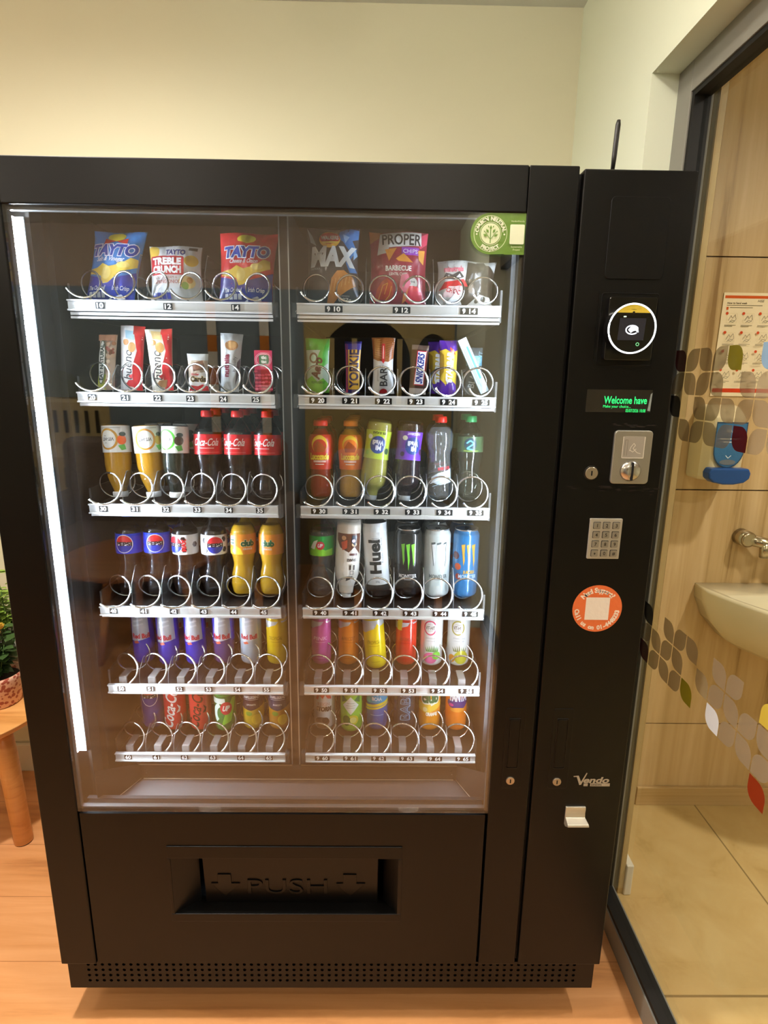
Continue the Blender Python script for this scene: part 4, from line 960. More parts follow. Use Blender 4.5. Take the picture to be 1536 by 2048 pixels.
# 'sgn' mirrors placement because an upturned bottle shows its art turned by half a turn
bottle('drink_bottle', 'upside down amber juice bottle with orange fruit label above number 30', 'bottle', .150, 2, 'barrel', .0280, .158, CW, AMB, 1., vithit('c8902c', 'e8642c', -1), inv=True, rz=180, lean=-6, roll=2, capr=.52)
bottle('drink_bottle', 'upside down amber juice bottle with a plain white label side above number 31', 'bottle', .214, 2, 'barrel', .0280, .158, CW, AMB, 1., vithit('d08a2c', 'c8a04c', -1), inv=True, rz=205, lean=-6, roll=2, capr=.52)
bottle('drink_bottle', 'upside down dark juice bottle with a green ringed label above number 32', 'bottle', .277, 2, 'barrel', .0280, .158, CW, liq('dark_green', '1c2620'), 1., vithit('5cb83c', '4a4038', -1), inv=True, rz=168, lean=-6, roll=1, capr=.52)
def coke(r, h, off=0):
    z0, z1 = .50*h, .73*h; a = ban(r, z0, z1, 'cf1f26'); m = (z0+z1)/2
    for d in (off, off+PI*r, off-PI*r): a.T('Coca-Cola', d, m+.005, .056, .015, 'f5f2ee', bold=.015, shear=.3).R(d-.018, m-.0088, d+.016, m-.0070, 'f0b8b4').P([(d-.030, z0+.004), (d+.030, z0+.004), (d+.028, z0+.0055), (d-.028, z0+.0052)], 'e86a66')
    return a
for i, off in ((3, .004), (4, -.006), (5, -.008)):
    bottle('drink_bottle', 'cola bottle with a red label above number 3%d' % i, 'bottle', X3[i]-.001, 2, 'contour', .0295, .186, CR, COLA, .80, coke(.0295, .186, off), lean=4)
def luco(r, h, c):
    z0, z1 = .38*h, .82*h; a = ban(r*1.0, z0, z1, c)
    a.C(0, .70*h, .0175, 'f2c92e', ry=.019).C(0, .675*h, .0150, c, ry=.015).P([(-.012, .66*h), (-.004, .74*h), (.004, .71*h), (.013, .655*h), (.010, .60*h), (-.011, .60*h)], 'a8461a')
    a.T('Lucozade', 0, .545*h, .044, .0125, 'f7d93c', bold=.05, shear=.1, out='b8281c' if c == 'c8281e' else 'd8501a', outw=.05).R(-.014, .470*h, .014, .495*h, 'f2c8c0').R(-.010, .440*h, .010, .452*h, 'f0d8cc'); return a
LR = dict(shape='bulb', r=.0265, h=.169, capr=.55)
bottle('drink_bottle', 'red energy drink bottle with a yellow arch label above number 9 30', 'bottle', Y3[0], 2, liquid=REDL, cap=CR, art=luco(.0265, .169, 'c8281e'), fill=.9, lean=3, **LR)
b1 = bottle('drink_bottle', 'orange energy drink bottle with a yellow arch label above number 9 31', 'bottle', Y3[1], 2, liquid=AMB, cap=CO, art=luco(.0265, .169, 'e8761c'), fill=.9, lean=3, **LR)
def miwadi(c, main, up=1):
    a = ban(.0285, .022, .082, c); a.C(0, .052, .0190, '1f3f86', ry=.0185).T('Mi', -.002, .0585, .013, .0095, 'e8ecf2', bold=.04).T('Wadi', 0, .0475, .026, .0095, 'e8ecf2', bold=.04)
    a.T(main, 0, .0270, .030, .0048, '2f3a20' if c != '6a34b0' else 'e8e0f0', bold=.03).C(.020, .036, .006, 'e9efe0', ry=.005).C(-.024, .064, .0065, '3a5a3a' if c != '6a34b0' else '4a1c50').C(.024, .070, .005, '9ac83c' if c != '6a34b0' else '3a1040'); return a
bottle('drink_bottle', 'upside down lime squash bottle with a navy oval above number 9 32', 'bottle', Y3[2], 2, 'bulb', .0290, .172, CS, GRN, 1., miwadi('b4c83c', '0% SUGAR'), inv=True, rz=180, lean=-5, roll=-7)
bottle('drink_bottle', 'upside down dark blackcurrant squash bottle with a purple label above number 9 33', 'bottle', Y3[3], 2, 'bulb', .0290, .170, CS, PUR, 1., miwadi('6a34b0', 'BLACKCURRANT'), inv=True, rz=196, lean=-5, roll=-6)
a = Art().P([(-.022, .050), (-.006, .060), (.012, .064), (.026, .070), (.026, .040), (-.002, .034), (-.022, .040)], 'c9d6dc').T('RIVER ROCK', .008, .070, .030, .0055, 'd8283a', bold=.03, rot=8).L([(-.024, .036), (-.004, .046), (.024, .060)], .0022, 'eef4f6').L([(-.018, .030), (.006, .040), (.026, .052)], .0012, '9fb4be')
bottle('drink_bottle', 'clear water bottle with a red cap above number 9 34', 'bottle', Y3[4], 2, 'water', .0285, .180, CR, CLEARL, .88, a, lean=3)
a = ban(.0275, .105, .138, '3c5a3a').C(-.004, .122, .0135, '1c3a4a').L([(-.012, .124), (-.004, .130), (.004, .124), (-.004, .118), (-.011, .113), (.002, .110)], .0032, '5fb0c8').R(-.018, .107, .014, .109, '8fa84a')
bottle('drink_bottle', 'clear bottle with a small green swirl label above number 9 35', 'bottle', Y3[5], 2, 'waist', .0275, .182, CG, CLEARD, .80, a, lean=3)

# --- fourth tier
def pepsi(r, h, off, bg='1f3fd0', fb=False):
    z0, z1 = .50*h, .735*h; a = ban(r, z0, z1, bg); m = (z0+z1)/2
    if fb:
        for d, e in ((.020, .012), (.022, -.011), (-.024, .010), (-.022, -.012), (.046, 0), (-.05, .0)):
            a.P([(d+off+.0062*math.cos(math.radians(60*k)), m+e+.0068*math.sin(math.radians(60*k))) for k in range(6)], '1b1b1d')
    d = off
    a.C(d, m, .0195, 'f2f3f5', ry=.0205).C(d, m, .0178, 'd8262e', ry=.0188, a0=12, a1=168).C(d, m, .0178, '1c37a8', ry=.0188, a0=192, a1=348).T('PEPSI', d, m, .034, .0078, '17181c', bold=.05)
    return a
bottle('drink_bottle', 'cola bottle with a blue label and round emblem above number 40', 'bottle', slot_x(0, 0)+.002, 3, 'waist', .0285, .190, CB, COLA, .80, pepsi(.0285, .190, .0), lean=5)
bottle('drink_bottle', 'cola bottle with a blue label turned to the right above number 41', 'bottle', slot_x(0, 1), 3, 'waist', .0285, .194, CB, COLA, .80, pepsi(.0285, .194, .006), lean=5)
a = pepsi(.0285, .190, -.016, 'e9e9e8', True).T('MAX', .006, .117, .028, .008, 'c8242c', rot=90, bold=.06)
bottle('drink_bottle', 'cola bottle with a white football label and red upright word above number 42', 'bottle', slot_x(0, 2), 3, 'waist', .0285, .190, CK, COLA, .80, a, lean=4)
bottle('drink_bottle', 'cola bottle with a white football label, emblem to the right, above number 43', 'bottle', slot_x(0, 3), 3, 'waist', .0285, .190, CK, COLA, .80, pepsi(.0285, .190, .010, 'e9e9e8', True), lean=4)
def club(r, h, off, yl):
    z0, z1 = .50*h, .735*h; a = ban(r, z0, z1, 'e8902c'); m = (z0+z1)/2
    if yl: a.P([(-.03, z0), (.006, z0), (.000, z0+.014), (-.012, z0+.020), (-.03, z0+.012)], 'ecd03a').RR(-.027, m-.002, -.012, z1-.004, .001, 'e8e8de').R(-.025, m+.001, -.014, m+.004, '3a6a5a').R(-.025, m+.008, -.014, m+.011, '3a6a5a').C(-.016, z0+.008, .004, 'f2ee8a')
    a.T('club', off, m+.003, .030, .0125, '1c5a34', bold=.06, out='f2e6b0', outw=.04).T('ORANGE', off, m-.010, .020, .004, 'f4ecd8', bold=.03); return a
bottle('drink_bottle', 'orange soft drink bottle with a barcode on the label above number 44', 'bottle', slot_x(0, 4)+.001, 3, 'waist', .0285, .194, CB, ORL, .84, club(.0285, .194, .016, True), lean=4)
bottle('drink_bottle', 'orange soft drink bottle beside the centre post above number 45', 'bottle', slot_x(0, 5), 3, 'waist', .0285, .194, CG, ORL, .84, club(.0285, .194, -.004, False), lean=4)
a = ban(.0280, .095, .140, '2fa84a').P([(-.03, .095), (.03, .095), (.03, .112), (.010, .108), (-.012, .118), (-.03, .104)], '8fd83c').P([(-.026, .112), (-.016, .128), (-.006, .132), (-.014, .110)], 'eef4e8').C(-.001, .119, .0095, 'c8283a').C(-.001, .119, .0082, 'd43a44').T('UP', -.001, .119, .0105, .0072, 'f6f2ee', bold=.05, shear=.2)
bottle('drink_bottle', 'clear lemonade bottle with a green label and red dot above number 9 40', 'bottle', Y3[0], 3, 'waist', .0280, .192, CG, CLEARL, .80, a, lean=4)
a = Art()   # drawn for an upturned bottle
a.R(-PI*.028, .030, PI*.028, .150, 'ece6dc').P([(-.03, .030), (.03, .030), (.03, .046), (.020, .062), (.008, .050), (.0, .072), (-.012, .060), (-.03, .078)], '6a3a22').P([(.004, .044), (.018, .050), (.014, .068), (.004, .062)], 'c8502a').C(-.012, .054, .006, 'e8c8a0', ry=.0045).C(.012, .040, .005, 'd8a070').P([(-.018, .034), (-.006, .034), (-.004, .048), (-.014, .058)], '262a3c').C(-.010, .046, .004, 'e8e0e8')
a.RR(-.020, .074, -.002, .079, .001, '6a3a30').T('SHAKE', -.007, .089, .020, .006, '3a2c26', bold=.03).T('11', -.009, .106, .012, .010, '3a2c26', bold=.04).RG(-.009, .118, .006, .0012, '3a2c26', n=4, a0=45, a1=405).P([(-.012, .126), (.002, .126), (.004, .138), (-.006, .134)], '2a2426')
bottle('drink_bottle', 'upside down cream and brown milkshake bottle above number 9 41', 'bottle', Y3[1]-.002, 3, 'shake', .0270, .180, CW, mat('drink_milk', 'b89a80', .4), 1., a, inv=True, rz=186, lean=-4, roll=-3, shell=mat('milk_bottle_plastic', 'e2d6c6', .3))
a = Art().R(-PI*.0275, .030, PI*.0275, .170, 'dcdedd').T('Huel', -.003, .095, .078, .0235, '141414', rot=90, bold=.045).T('Ready-to-drink', .014, .110, .060, .005, '7a7c7c', rot=90).R(-.008, .136, .008, .1372, '9a9c9c').R(-.008, .132, .006, .1332, '9a9c9c').T('20g', .0, .038, .009, .004, '2a2a2a')
bottle('drink_bottle', 'white meal drink bottle with large upright black letters above number 9 42', 'bottle', Y3[2], 3, 'flask', .0275, .196, mat('pale_cap', 'd4d6d6', .35), None, 1., a, lean=4, roll=-4, petal=False, shell=mat('black_bottle_plastic', '101011', .25), capr=.80)
def claw(c, s=1., cx=0., cz=.095):
    P_ = []
    for dx, l in ((-.0095, .040), (0, .050), (.0095, .042)):
        P_.append([(cx+(dx-.0042)*s, cz+.026*s), (cx+(dx+.0030)*s, cz+.028*s), (cx+(dx+.0022)*s, cz+.010*s), (cx+(dx+.0032)*s, cz-.004*s), (cx+(dx+.0008)*s, cz+(.026-l)*s), (cx+(dx-.0006)*s, cz-.002*s), (cx+(dx-.0020)*s, cz+.012*s)])
    return P_
def monster(bg, c, txt, sub=None, outl=None, extra=None):
    a = Art().R(-PI*.029, .012, PI*.029, .148, bg)
    if extra: extra(a)
    for p in claw(outl, 1.36) if outl else []: a.P(p, outl)
    for p in claw(c, 1.2): a.P(p, c)
    a.T('MONSTER', 0, .053, .042, .0082, txt, bold=.03).R(-.008, .0445, .008, .0452, txt)
    if sub: a.T(sub, .002, .064, .026, .0062, c, bold=.04)
    return a
M1 = can('drink_can', 'tall black energy drink can with green claw marks above number 9 43', 'can', Y3[3]+.001, 3, '131313', monster('121212', '7fd83a', 'e8e8e8'), r=.0295, h=.160, y=.195, rz=-4)
M2 = can('drink_can', 'tall white energy drink can with grey claw marks above number 9 44', 'can', Y3[4]+.001, 3, 'cdd2cc', monster('ccd2cb', 'e8eeec', '6f7774', outl='565d5a'), r=.0295, h=.160, y=.195, rz=3)
def berries(a): a.C(-.024, .075, .008, 'b8502a').C(-.030, .100, .009, '5a2c30').C(-.022, .052, .007, '9a3a20')
M3 = can('drink_can', 'tall blue energy drink can with orange claw marks above number 9 45', 'can', Y3[5]+.001, 3, '2f6a98', monster('2f6c9c', 'd09a3c', 'b8cfe0', 'JUICED', extra=berries), r=.0295, h=.160, y=.195, rz=4)

# --- fifth tier: small cans
def rb(blue, silver, txtc='c8283a', low=None, off=0):
    r = .0250; a = Art().R(-PI*r, .060, PI*r, .124, silver).P([(-PI*r, .004), (PI*r, .004), (PI*r, .060), (.02, .066), (0, .062), (-.02, .056), (-PI*r, .060)], low or blue)
    a.P([(-.0215, .060), (-.050, .060), (-.050, .124), (-.0155, .124)], blue).P([(.024, .060), (.052, .060), (.052, .124), (.022, .124)], blue)
    a.P([(-.012, .112), (.010, .117), (.012, .113), (-.010, .107)], 'e6e8ec').P([(-.013, .100), (.010, .106), (.012, .102), (-.011, .096)], 'dcdfe4')
    a.T('Red Bull', off, .073, .040, .0110, txtc, bold=.04).P([(-.014, .058), (-.004, .062), (.0, .056), (-.010, .054)], 'e86a4a'); return a
def tinted(top, body, txt, tc, r=.0250):
    return Art().R(-PI*r, .004, PI*r, .124, top).P([(-PI*r, .004), (PI*r, .004), (PI*r, .112), (.016, .108), (.010, .116), (.002, .104), (-.010, .100), (-.020, .094), (-PI*r, .096)], body).T(txt, 0, .070, .034, .0085, tc, bold=.02, shear=.2).R(-.012, .060, .012, .061, tc).R(-.010, .020, .010, .021, tc)
L5 = [slot_x(0, i) for i in range(6)]
can('drink_can', 'blue and silver energy drink can at the left end above number 50', 'can', L5[0]+.006, 4, '2a2c9c', rb('2c2fb0', 'c2c6cc', off=.004), r=.0250, h=.132)
can('drink_can', 'blue and silver energy drink can with its lid showing above number 51', 'can', L5[1]+.003, 4, '2a2c9c', rb('2c2fb0', 'c6cacf', off=-.006), r=.0250, h=.134, y=.214, rz=4)
can('drink_can', 'blue and silver energy drink can above number 52', 'can', L5[2]+.003, 4, '2a2c9c', rb('2c2fb0', 'c6cacf', off=-.004), r=.0250, h=.133, y=.216)
can('drink_can', 'silver energy drink can with a purple lower half above number 53', 'can', L5[3]+.004, 4, '4a3068', rb('3a36b0', 'c6c8ce', low='553a72', off=0), r=.0250, h=.132)
can('drink_can', 'pale silver sugar free energy drink can above number 54', 'can', L5[4]+.004, 4, 'b8c0c8', rb('aec4d4', 'd2d4d6', low='b4bcc4', off=0), r=.0250, h=.132)
can('drink_can', 'yellow energy drink can beside the centre post above number 55', 'can', L5[5]+.002, 4, 'd8b414', tinted('c8cacc', 'dfb812', 'TROPICAL', 'a88a10'), r=.0250, h=.130)
R5 = Y3
can('drink_can', 'pink small can above number 9 50', 'can', R5[0]-.006, 4, 'b84a90', tinted('c8c2c8', 'cc4f9c', 'PINK', 'f0a8d0'), r=.0240, h=.130)
can('drink_can', 'orange small can above number 9 51', 'can', R5[1]-.006, 4, 'd8761c', tinted('c4c0bc', 'e07e1c', 'APRICOT', 'a85a14'), r=.0245, h=.130)
can('drink_can', 'bright yellow small can tilting to the left above number 9 52', 'can', R5[2]-.003, 4, 'e8cc10', tinted('b9bcbe', 'ead010', 'TROPICAL', 'a8960c'), r=.0250, h=.136, y=.205, roll=-5)
can('drink_can', 'bright red small can above number 9 53', 'can', R5[3]+.002, 4, 'c8281c', tinted('c4c4c4', 'd22c1e', 'WATERMELON', 'a01c14').P([(-.024, .092), (-.012, .092), (-.010, .124), (-.024, .124)], 'dcc040'), r=.0250, h=.130)
def vcan(c, fr):
    r = .0265; a = Art().R(-PI*r, .006, PI*r, .126, 'e4e2da').RG(-.006, .100, .0155, .0030, c, ry=.0185).T('VIT-HIT', -.006, .100, .022, .0085, '4a4a44', bold=.02).R(-.012, .092, .0, .0928, '9a9a90').R(-.012, .108, .0, .1088, '9a9a90').T('SPARKLING', -.002, .074, .028, .0040, '9aa0a0').T('LOW CALORIE', -.002, .067, .024, .003, '9aa0a0')
    for k in range(7): a.P([(-.014+k*.004, .040), (-.017+k*.0052, .058-abs(k-3)*.002), (-.010+k*.004, .040)], '4a9a4a' if fr == 'a' else '6a7a3a')
    if fr == 'a': a.C(-.004, .024, .016, 'e86a9a', ry=.014).C(.010, .030, .010, '7fd04a', ry=.010)
    else: a.C(.004, .026, .016, 'b8b02c', ry=.017).C(-.018, .022, .008, 'e0902c', ry=.010)
    return a
can('drink_can', 'white sparkling juice can with a pink ring above number 9 54', 'can', R5[4]-.002, 4, 'dcdad2', vcan('d8386a', 'a'), r=.0265, h=.134)
can('drink_can', 'white sparkling juice can with an olive ring above number 9 55', 'can', R5[5]-.002, 4, 'd2d0c4', vcan('a8a03c', 'b'), r=.0265, h=.134)

# --- bottom tier: cans
def full(r, col, h=.140): return Art().R(-PI*r, .004, PI*r, h-.008, col)
a = full(.0265, '2a2c8c').C(.004, .090, .020, 'f0f0f2', ry=.026).C(.004, .090, .018, 'd0262e', ry=.024, a0=12, a1=168).C(.004, .090, .018, '2f3590', ry=.024, a0=192, a1=348).T('PEPSI', .004, .090, .034, .0085, '17181c', bold=.05)
can('drink_can', 'deep blue cola can with a round emblem above number 60', 'can', L5[0]+.014, 5, '26287e', a, r=.0265, h=.145)
def ccan(bg, c):
    return full(.0265, bg).T('Coca-Cola', -.002, .072, .118, .026, c, rot=80, bold=.02, shear=.3).P([(.012, .050), (.018, .060), (.014, .072), (.022, .064), (.020, .052)], c)
can('drink_can', 'red cola can with white upright script above number 61', 'can', L5[1]+.006, 5, 'c8242a', ccan('cc262c', 'f4efea'), r=.0265, h=.145, y=.216)
can('drink_can', 'red cola can with dark upright script above number 62', 'can', L5[2]+.004, 5, 'c0302a', ccan('c4322c', '3a1010'), r=.0265, h=.145, y=.216)
a = full(.0265, '2f7a34').R(-.05, .098, .05, .1, '4fae4a').RR(-.030, .078, .006, .092, .002, 'e6efe0').RG(.0, .052, .026, .011, 'e6efe0', ry=.030, a0=110, a1=230).P([(-.004, .020), (.018, .030), (.034, .090), (.024, .092), (.008, .060)], '86cf3c').C(.008, .066, .0140, 'c8283a', ry=.017).T('UP', .008, .066, .016, .012, 'f4f0ec', bold=.06, shear=.25)
can('drink_can', 'green lemonade can with a white seven and red dot above number 63', 'can', L5[3]+.002, 5, '2a6a30', a, r=.0265, h=.145, y=.212, rz=0)
def sanp(c1, c2, sub, top='6aa04a'):
    return full(.0262, c1).R(-.05, .108, .05, .132, top).P([(-.05, .070), (-.02, .058), (0, .054), (.02, .060), (.05, .072), (.05, .106), (-.05, .106)], c2).T('SANPELLEGRINO', 0, .090, .040, .0070, 'ece8e0', bold=.03).R(-.018, .083, .018, .0838, 'ece8e0').T(sub, 0, .070, .022, .0048, 'ece8e0').C(-.006, .046, .008, '7f9a2c', ry=.006).C(.012, .030, .012, 'e8c028', ry=.014)
can('drink_can', 'yellow lemon can with a plum coloured band above number 64', 'can', L5[4]+.003, 5, 'b89a1c', sanp('c8a41e', '3c2030', 'LIMONATA'), r=.0262, h=.142)
can('drink_can', 'orange fruit can with a navy band above number 65', 'can', L5[5]+.002, 5, 'b0781c', sanp('bf8420', '1a2a4a', 'ARANCIATA', '3a7a6a'), r=.0262, h=.142)
a = full(.0265, 'c9c4bc').P([(-.020, .085), (-.014, .120), (.012, .120), (.020, .085), (.010, .088), (.004, .098), (-.002, .088), (-.010, .096), (-.014, .084)], 'c8382a').T('REIGN', 0, .073, .030, .0085, 'b89a90', bold=.04).T('STORM', 0, .060, .038, .0105, '2a2624', bold=.08, shear=.1).C(-.004, .026, .018, '6a5040', ry=.012).C(.004, .030, .008, '3c2c24').C(-.004, .014, .014, '8a6a50', ry=.006)
can('drink_can', 'beige can with a red emblem and storm lettering above number 9 60', 'can', R5[0]+.0, 5, 'a09a92', a, r=.0265, h=.142, rz=0)
a = full(.0265, '86c83c').T('AWA', 0, .116, .038, .010, '2f6a2c', bold=.02).P([(-.024, .106), (-.008, .088), (-.024, .080)], '1f7a3a').P([(.024, .106), (.008, .088), (.024, .080)], '1f7a3a').P([(0, .098), (.020, .074), (0, .050), (-.020, .074)], 'e2ece0').R(-.009, .080, .009, .0808, '8a9a8a').R(-.011, .074, .011, .0748, '8a9a8a').R(-.009, .068, .009, .0688, '8a9a8a').C(.006, .036, .013, 'e2d83a', ry=.013).C(-.010, .034, .010, '2f7a2c', ry=.014).C(.006, .036, .008, 'f0ea8a', ry=.008)
can('drink_can', 'lime green can with a white diamond above number 9 61', 'can', R5[1]+.001, 5, '6fb034', a, r=.0265, h=.144, y=.214)
a = full(.0265, '2a5a9c').R(-.05, .076, .05, .132, '1f9cc8').T('NOCCO', 0, .106, .044, .016, 'e6eef2', bold=.07).T('BCAA', 0, .088, .024, .0085, 'dceaf0', bold=.05).P([(-.04, .052), (.04, .070), (.04, .084), (-.04, .066)], 'e3c92c').P([(-.04, .058), (.04, .074), (.04, .0755), (-.04, .0595)], '2a5a9c').R(-.016, .044, .016, .0452, '8fb0c8')
can('drink_can', 'bright blue can with yellow stripes above number 9 62', 'can', R5[2]-.001, 5, '28508c', a, r=.0265, h=.142)
a = full(.0265, '27323c').R(-.05, .112, .05, .132, '5a8aa8').T('BABE', .002, .070, .078, .024, '6f94ac', rot=90, bold=.02).T('BABE', .002, .070, .074, .020, '27323c', rot=90, bold=-.012)
can('drink_can', 'dark slate can with upright outlined letters above number 9 63', 'can', R5[3]+.001, 5, '222c34', a, r=.0265, h=.142)
a = full(.0265, 'e8921c').P([(-.05, .060), (-.01, .050), (.02, .062), (.05, .070), (.05, .080), (-.05, .074)], 'ecc23c').T('club', -.002, .092, .044, .024, '1c6a40', bold=.06, rot=4, out='f2f0da', outw=.10).T('ORANGE', .002, .048, .028, .008, 'f6f0e0', bold=.08).C(-.014, .060, .006, 'f6e0a0').P([(-.03, .118), (.03, .124), (.03, .132), (-.03, .132)], 'f0c03a')
can('drink_can', 'orange can with large green lettering above number 9 64', 'can', R5[4]-.001, 5, 'd8801c', a, r=.0265, h=.142, rz=2)
a = full(.0265, 'e87c1c').P([(-.028, .074), (-.02, .066), (.010, .060), (.030, .074), (.030, .090), (-.026, .084)], '3a2470').T('FANTA', .002, .095, .044, .021, 'f4f2ee', bold=.07, out='2c3a86', outw=.05).C(-.016, .072, .006, 'd83a8a', ry=.004).C(0, .060, .018, 'f0a03c', ry=.006)
can('drink_can', 'orange can with white block letters on a purple splash above number 9 65', 'can', R5[5]+.0, 5, 'd8701c', a, r=.0265, h=.142, rz=0)

# --- the next items waiting behind the front ones (copies)
byl = {o['label']: o for o in COL.objects if 'label' in o.keys() and o.parent is None}
def behind(key, dy, label, dx=0.):
    src = [o for l, o in byl.items() if key in l and 'behind' not in l][0]
    c = copy_tree(src); c.location = src.location+Vector((dx, dy, 0)); c['label'] = label
    return c
for n in ('33', '34', '35'):
    behind('label above number '+n, .07, 'red capped cola bottle standing behind the front one at number '+n)
behind('label above number 34', .14, 'third cola bottle in line behind the two at number 34')
behind('label above number 33', .14, 'third cola bottle in line behind the two at number 33')
behind('above number 9 30', .07, 'red energy drink bottle second in line at number 9 30'); behind('above number 9 30', .14, 'red energy drink bottle third in line at number 9 30')
behind('above number 9 31', .07, 'orange energy drink bottle second in line at number 9 31'); behind('above number 9 31', .14, 'orange energy drink bottle third in line at number 9 31')
behind('above number 9 31', .21, 'orange energy drink bottle fourth in line at number 9 31')
for n in ('31', '32'): behind('above number '+n, .07, 'upturned juice bottle second in line at number '+n)
for n, w_ in (('9 32', 'lime squash'), ('9 33', 'blackcurrant squash'), ('9 34', 'water'), ('9 35', 'green labelled')):
    behind('above number '+n, .07, w_+' bottle second in line at number '+n)
for n, w_ in (('41', 'blue labelled cola bottle'), ('42', 'football labelled cola bottle'), ('43', 'football labelled cola bottle'), ('44', 'orange soft drink bottle'), ('45', 'orange soft drink bottle'),
              ('9 40', 'lemonade bottle'), ('9 41', 'milkshake bottle'), ('9 42', 'white meal drink bottle'), ('9 43', 'black energy drink can'), ('9 44', 'white energy drink can'), ('9 45', 'blue energy drink can')):
    behind('above number '+n, .07, w_+' second in line at number '+n)
for n, w_ in (('51', 'blue and silver can'), ('52', 'blue and silver can'), ('9 54', 'white juice can')):
    behind('above number '+n, .07, w_+' second in line at number '+n)
for o in COL.objects:
    if o.parent is None and o.name.split('.')[0] in ('drink_bottle', 'drink_can', 'snack_bar', 'crisp_packet') and 'label' in o.keys():
        y_ = o.location.z; r_ = min(range(6), key=lambda k: abs(ROWZ[k]-y_-0.0) if 'upside' not in o['label'] and 'upturned' not in o['label'] else abs(ROWZ[k]+.17-y_))
        o['group'] = ['crisp packets on the top shelf', 'bars on the second shelf', 'bottles on the third shelf', 'bottles and tall cans on the fourth shelf', 'small cans on the fifth shelf', 'cans on the lowest shelf'][r_]

# ------------------------------------------------------------------ side table with plants
tx_, ty_, tz_ = -.600, .605, .45
t = thing('side_table', 'round light wood side table left of the vending machine', 'table', (tx_, ty_, 0))
bm = bmesh.new(); lathe(bm, smooth_prof([(tz_-.026, .238), (tz_-.020, .252), (tz_-.004, .260), (tz_-.001, .259), (tz_, .254)], .003), 72); bt = obj('tabletop', bm, BENCHW, t)
for k, a_ in enumerate((-22, 98, 218)):
    ca, sa = math.cos(math.radians(a_)), math.sin(math.radians(a_))
    bm = bmesh.new(); tube(bm, [(.150*ca, .150*sa, tz_-.026), (.168*ca, .168*sa, .30), (.186*ca, .186*sa, .002), ], [.030, .0295, .027], 28); obj('leg', bm, BENCHW, t)
    bm = bmesh.new(); tube(bm, [(.186*ca, .186*sa, .0), (.186*ca, .186*sa, .004)], .0262, 24); obj('leg_pad', bm, RUB, t)
def speckle():
    m = bpy.data.materials.new('speckled_terracotta'); m.use_nodes = True; nt = m.node_tree; N = nt.nodes; L = nt.links
    b = N['Principled BSDF']; b.inputs['Roughness'].default_value = .5
    tc = N.new('ShaderNodeTexCoord'); v = N.new('ShaderNodeTexVoronoi'); v.inputs['Scale'].default_value = 75; L.new(tc.outputs['Object'], v.inputs['Vector'])
    n = N.new('ShaderNodeTexNoise'); n.inputs['Scale'].default_value = 38; n.inputs['Detail'].default_value = 3; L.new(tc.outputs['Object'], n.inputs['Vector'])
    ad = N.new('ShaderNodeMath'); ad.operation = 'ADD'; L.new(v.outputs['Distance'], ad.inputs[0]); L.new(n.outputs['Fac'], ad.inputs[1])
    cr = N.new('ShaderNodeValToRGB'); e = cr.color_ramp.elements; e[0].position = .90; e[0].color = (*lin('a8503c'), 1); e[1].position = 1.0; e[1].color = (*lin('e6b498'), 1)
    L.new(ad.outputs[0], cr.inputs['Fac']); L.new(cr.outputs['Color'], b.inputs['Base Color']); return m
POT = speckle(); SOIL = mat('potting_soil', '2a1e14', .9); LEAF = mat('leaf_dark', '3f5a2c', .45); LEAFL = mat('leaf_light', '8fae45', .5); PETAL = mat('yellow_petal', 'ecc650', .5); STEM = mat('green_stem', '4c6a2c', .6)
def leaf(bm, c, d, s, droop=.3, mi=0, wdt=.42):
    d = Vector(d).normalized(); sd = d.cross(Vector((0, 0, 1)))
    if sd.length < .1: sd = Vector((1, 0, 0))
    sd.normalize(); P_ = []
    for t_, w_ in ((0, .05), (.25, .8), (.55, 1), (.8, .65), (1, .03)):
        m_ = Vector(c)+d*s*t_-Vector((0, 0, droop*s*t_*t_)); P_.append([bm.verts.new(m_-sd*w_*wdt*s), bm.verts.new(m_-Vector((0, 0, .06*s))), bm.verts.new(m_+sd*w_*wdt*s)])
    for a_, b_ in zip(P_, P_[1:]):
        for i in (0, 1): f = bm.faces.new((a_[i], a_[i+1], b_[i+1], b_[i])); f.smooth = True; f.material_index = mi
random.seed(11)
t = thing('potted_rose', 'small yellow rose in a speckled terracotta pot on the side table', 'potted plant', (-.497, .625, tz_))
bm = bmesh.new(); lathe(bm, [(0, .052), (.004, .058), (.090, .072), (.104, .074), (.104, .068), (.085, .064)], 40); obj('pot', bm, POT, t)
bm = bmesh.new(); lathe(bm, [(.084, .060), (.088, .062)], 24); obj('soil', bm, SOIL, t)
bm = bmesh.new(); bl = bmesh.new(); tips = []
for k in range(15):
    a_ = random.uniform(0, 2*PI); rr = random.uniform(.01, .075); hh = random.uniform(.11, .19)
    tip = Vector((rr*math.cos(a_), rr*math.sin(a_), .09+hh)); tube(bm, [(rr*.2*math.cos(a_), rr*.2*math.sin(a_), .088), (rr*.6*math.cos(a_), rr*.6*math.sin(a_), .09+hh*.5), tip], .0014, 6); tips.append(tip)
    for j in range(11):
        f_ = random.uniform(.10, 1); p = Vector((rr*f_*math.cos(a_), rr*f_*math.sin(a_), .09+hh*f_)); b_ = random.uniform(0, 2*PI)
        leaf(bl, p, (math.cos(b_), math.sin(b_), random.uniform(-.1, .5)), random.uniform(.028, .045), .4)
obj('stems', bm, STEM, t); obj('foliage', bl, LEAF, t)
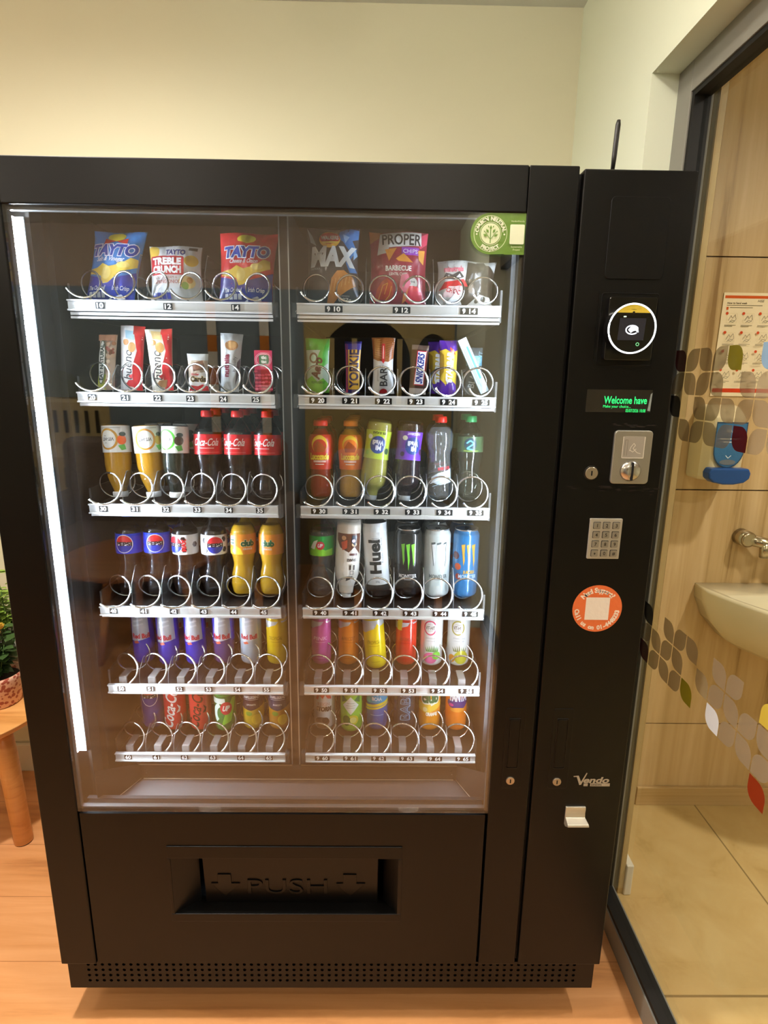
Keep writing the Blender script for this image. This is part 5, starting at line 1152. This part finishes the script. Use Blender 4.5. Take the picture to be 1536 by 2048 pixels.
for px_, py_, pz_ in ((.044, -.02, .262), (.036, -.03, .242)):
    bm = bmesh.new()
    for ring_n, (n_, rr, hh, op) in enumerate(((4, .004, .022, .1), (5, .008, .021, .3), (5, .011, .018, .6))):
        for k in range(n_):
            a_ = k*2*PI/n_+ring_n; c_ = Vector((px_+rr*.4*math.cos(a_), py_+rr*.4*math.sin(a_), pz_))
            leaf(bm, c_, (math.cos(a_)*op, math.sin(a_)*op, 1), hh, 0, wdt=.45)
    obj('flower', bm, PETAL, t)
t = thing('potted_foliage', 'light green leafy plant in a grey pot behind the yellow rose', 'potted plant', (-.540, .770, tz_))
bm = bmesh.new(); lathe(bm, [(0, .050), (.005, .056), (.13, .072), (.17, .075), (.17, .069), (.15, .066)], 36); obj('pot', bm, mat('grey_pot', '8d8a7c', .6), t)
bm = bmesh.new(); lathe(bm, [(.150, .062), (.153, .064)], 24); obj('soil', bm, SOIL, t)
bl = bmesh.new(); bm = bmesh.new()
for k in range(22):
    a_ = random.uniform(0, 2*PI); rr = random.uniform(.02, .11); hh = random.uniform(.16, .25)
    tube(bm, [(rr*.2*math.cos(a_), rr*.2*math.sin(a_), .152), (rr*.7*math.cos(a_), rr*.7*math.sin(a_), .15+hh*.6), (rr*math.cos(a_), rr*math.sin(a_), .15+hh)], .0013, 5)
    for j in range(14):
        f_ = random.uniform(.25, 1.05); b_ = random.uniform(0, 2*PI)
        leaf(bl, (rr*f_*math.cos(a_), rr*f_*math.sin(a_), .15+hh*f_), (math.cos(b_), math.sin(b_), random.uniform(-.2, .7)), random.uniform(.018, .032), .3)
obj('stems', bm, STEM, t); obj('foliage', bl, LEAFL, t)

# ------------------------------------------------------------------ the waiting corner behind the camera (seen mirrored in the glass)
SOFA = grain('brown_grey_fabric', '6b5d52', '86776a', (60, 60, 60), .9); ARM = grain('grey_blue_fabric', '77828a', '929ca2', (60, 60, 60), .9)
t = thing('sofa', 'brown grey fabric sofa facing the vending machine', 'sofa', (-.75, -2.75, 0))
boxes('seat', [(-.75, -.30, .20, .75, .38, .45)], SOFA, t, bevel=.05); boxes('backrest', [(-.80, -.46, .20, .80, -.26, 1.05)], SOFA, t, bevel=.06)
for s_ in (-1, 1): boxes('armrest', [(-.88 if s_ < 0 else .74, -.44, .10, -.74 if s_ < 0 else .88, .38, .66)], SOFA, t, bevel=.05)
for x_ in (-.7, .7):
    for y_ in (-.35, .3): boxes('foot', [(x_-.025, y_-.025, 0, x_+.025, y_+.025, .21)], BENCHW, t)
t = thing('armchair', 'grey blue armchair facing the right half of the vending machine', 'armchair', (.80, -2.55, 0), (0, 0, math.radians(-12)))
boxes('seat', [(-.30, -.25, .22, .30, .33, .46)], ARM, t, bevel=.06); boxes('backrest', [(-.33, -.40, .22, .33, -.22, 1.02)], ARM, t, bevel=.07)
for s_ in (-1, 1): boxes('armrest', [(-.42 if s_ < 0 else .30, -.38, .22, -.30 if s_ < 0 else .42, .30, .68)], ARM, t, bevel=.05)
for x_ in (-.26, .26):
    for y_ in (-.2, .26): boxes('leg', [(x_-.02, y_-.02, 0, x_+.02, y_+.02, .23)], BENCHW, t)
t = thing('coffee_table', 'round brown wooden coffee table in front of the sofa', 'table', (-.58, -1.95, 0))
bm = bmesh.new(); lathe(bm, [(.50, .38), (.51, .40), (.53, .40), (.535, .395)], 56); obj('tabletop', bm, grain('brown_wood', '8a5a38', 'b07a4e', (2, 20, 20), .3), t)
for k in range(3):
    a_ = k*2*PI/3; bm = bmesh.new(); tube(bm, [(.2*math.cos(a_), .2*math.sin(a_), .505), (.3*math.cos(a_), .3*math.sin(a_), .0)], [.025, .016], 16); obj('leg', bm, BENCHW, t)
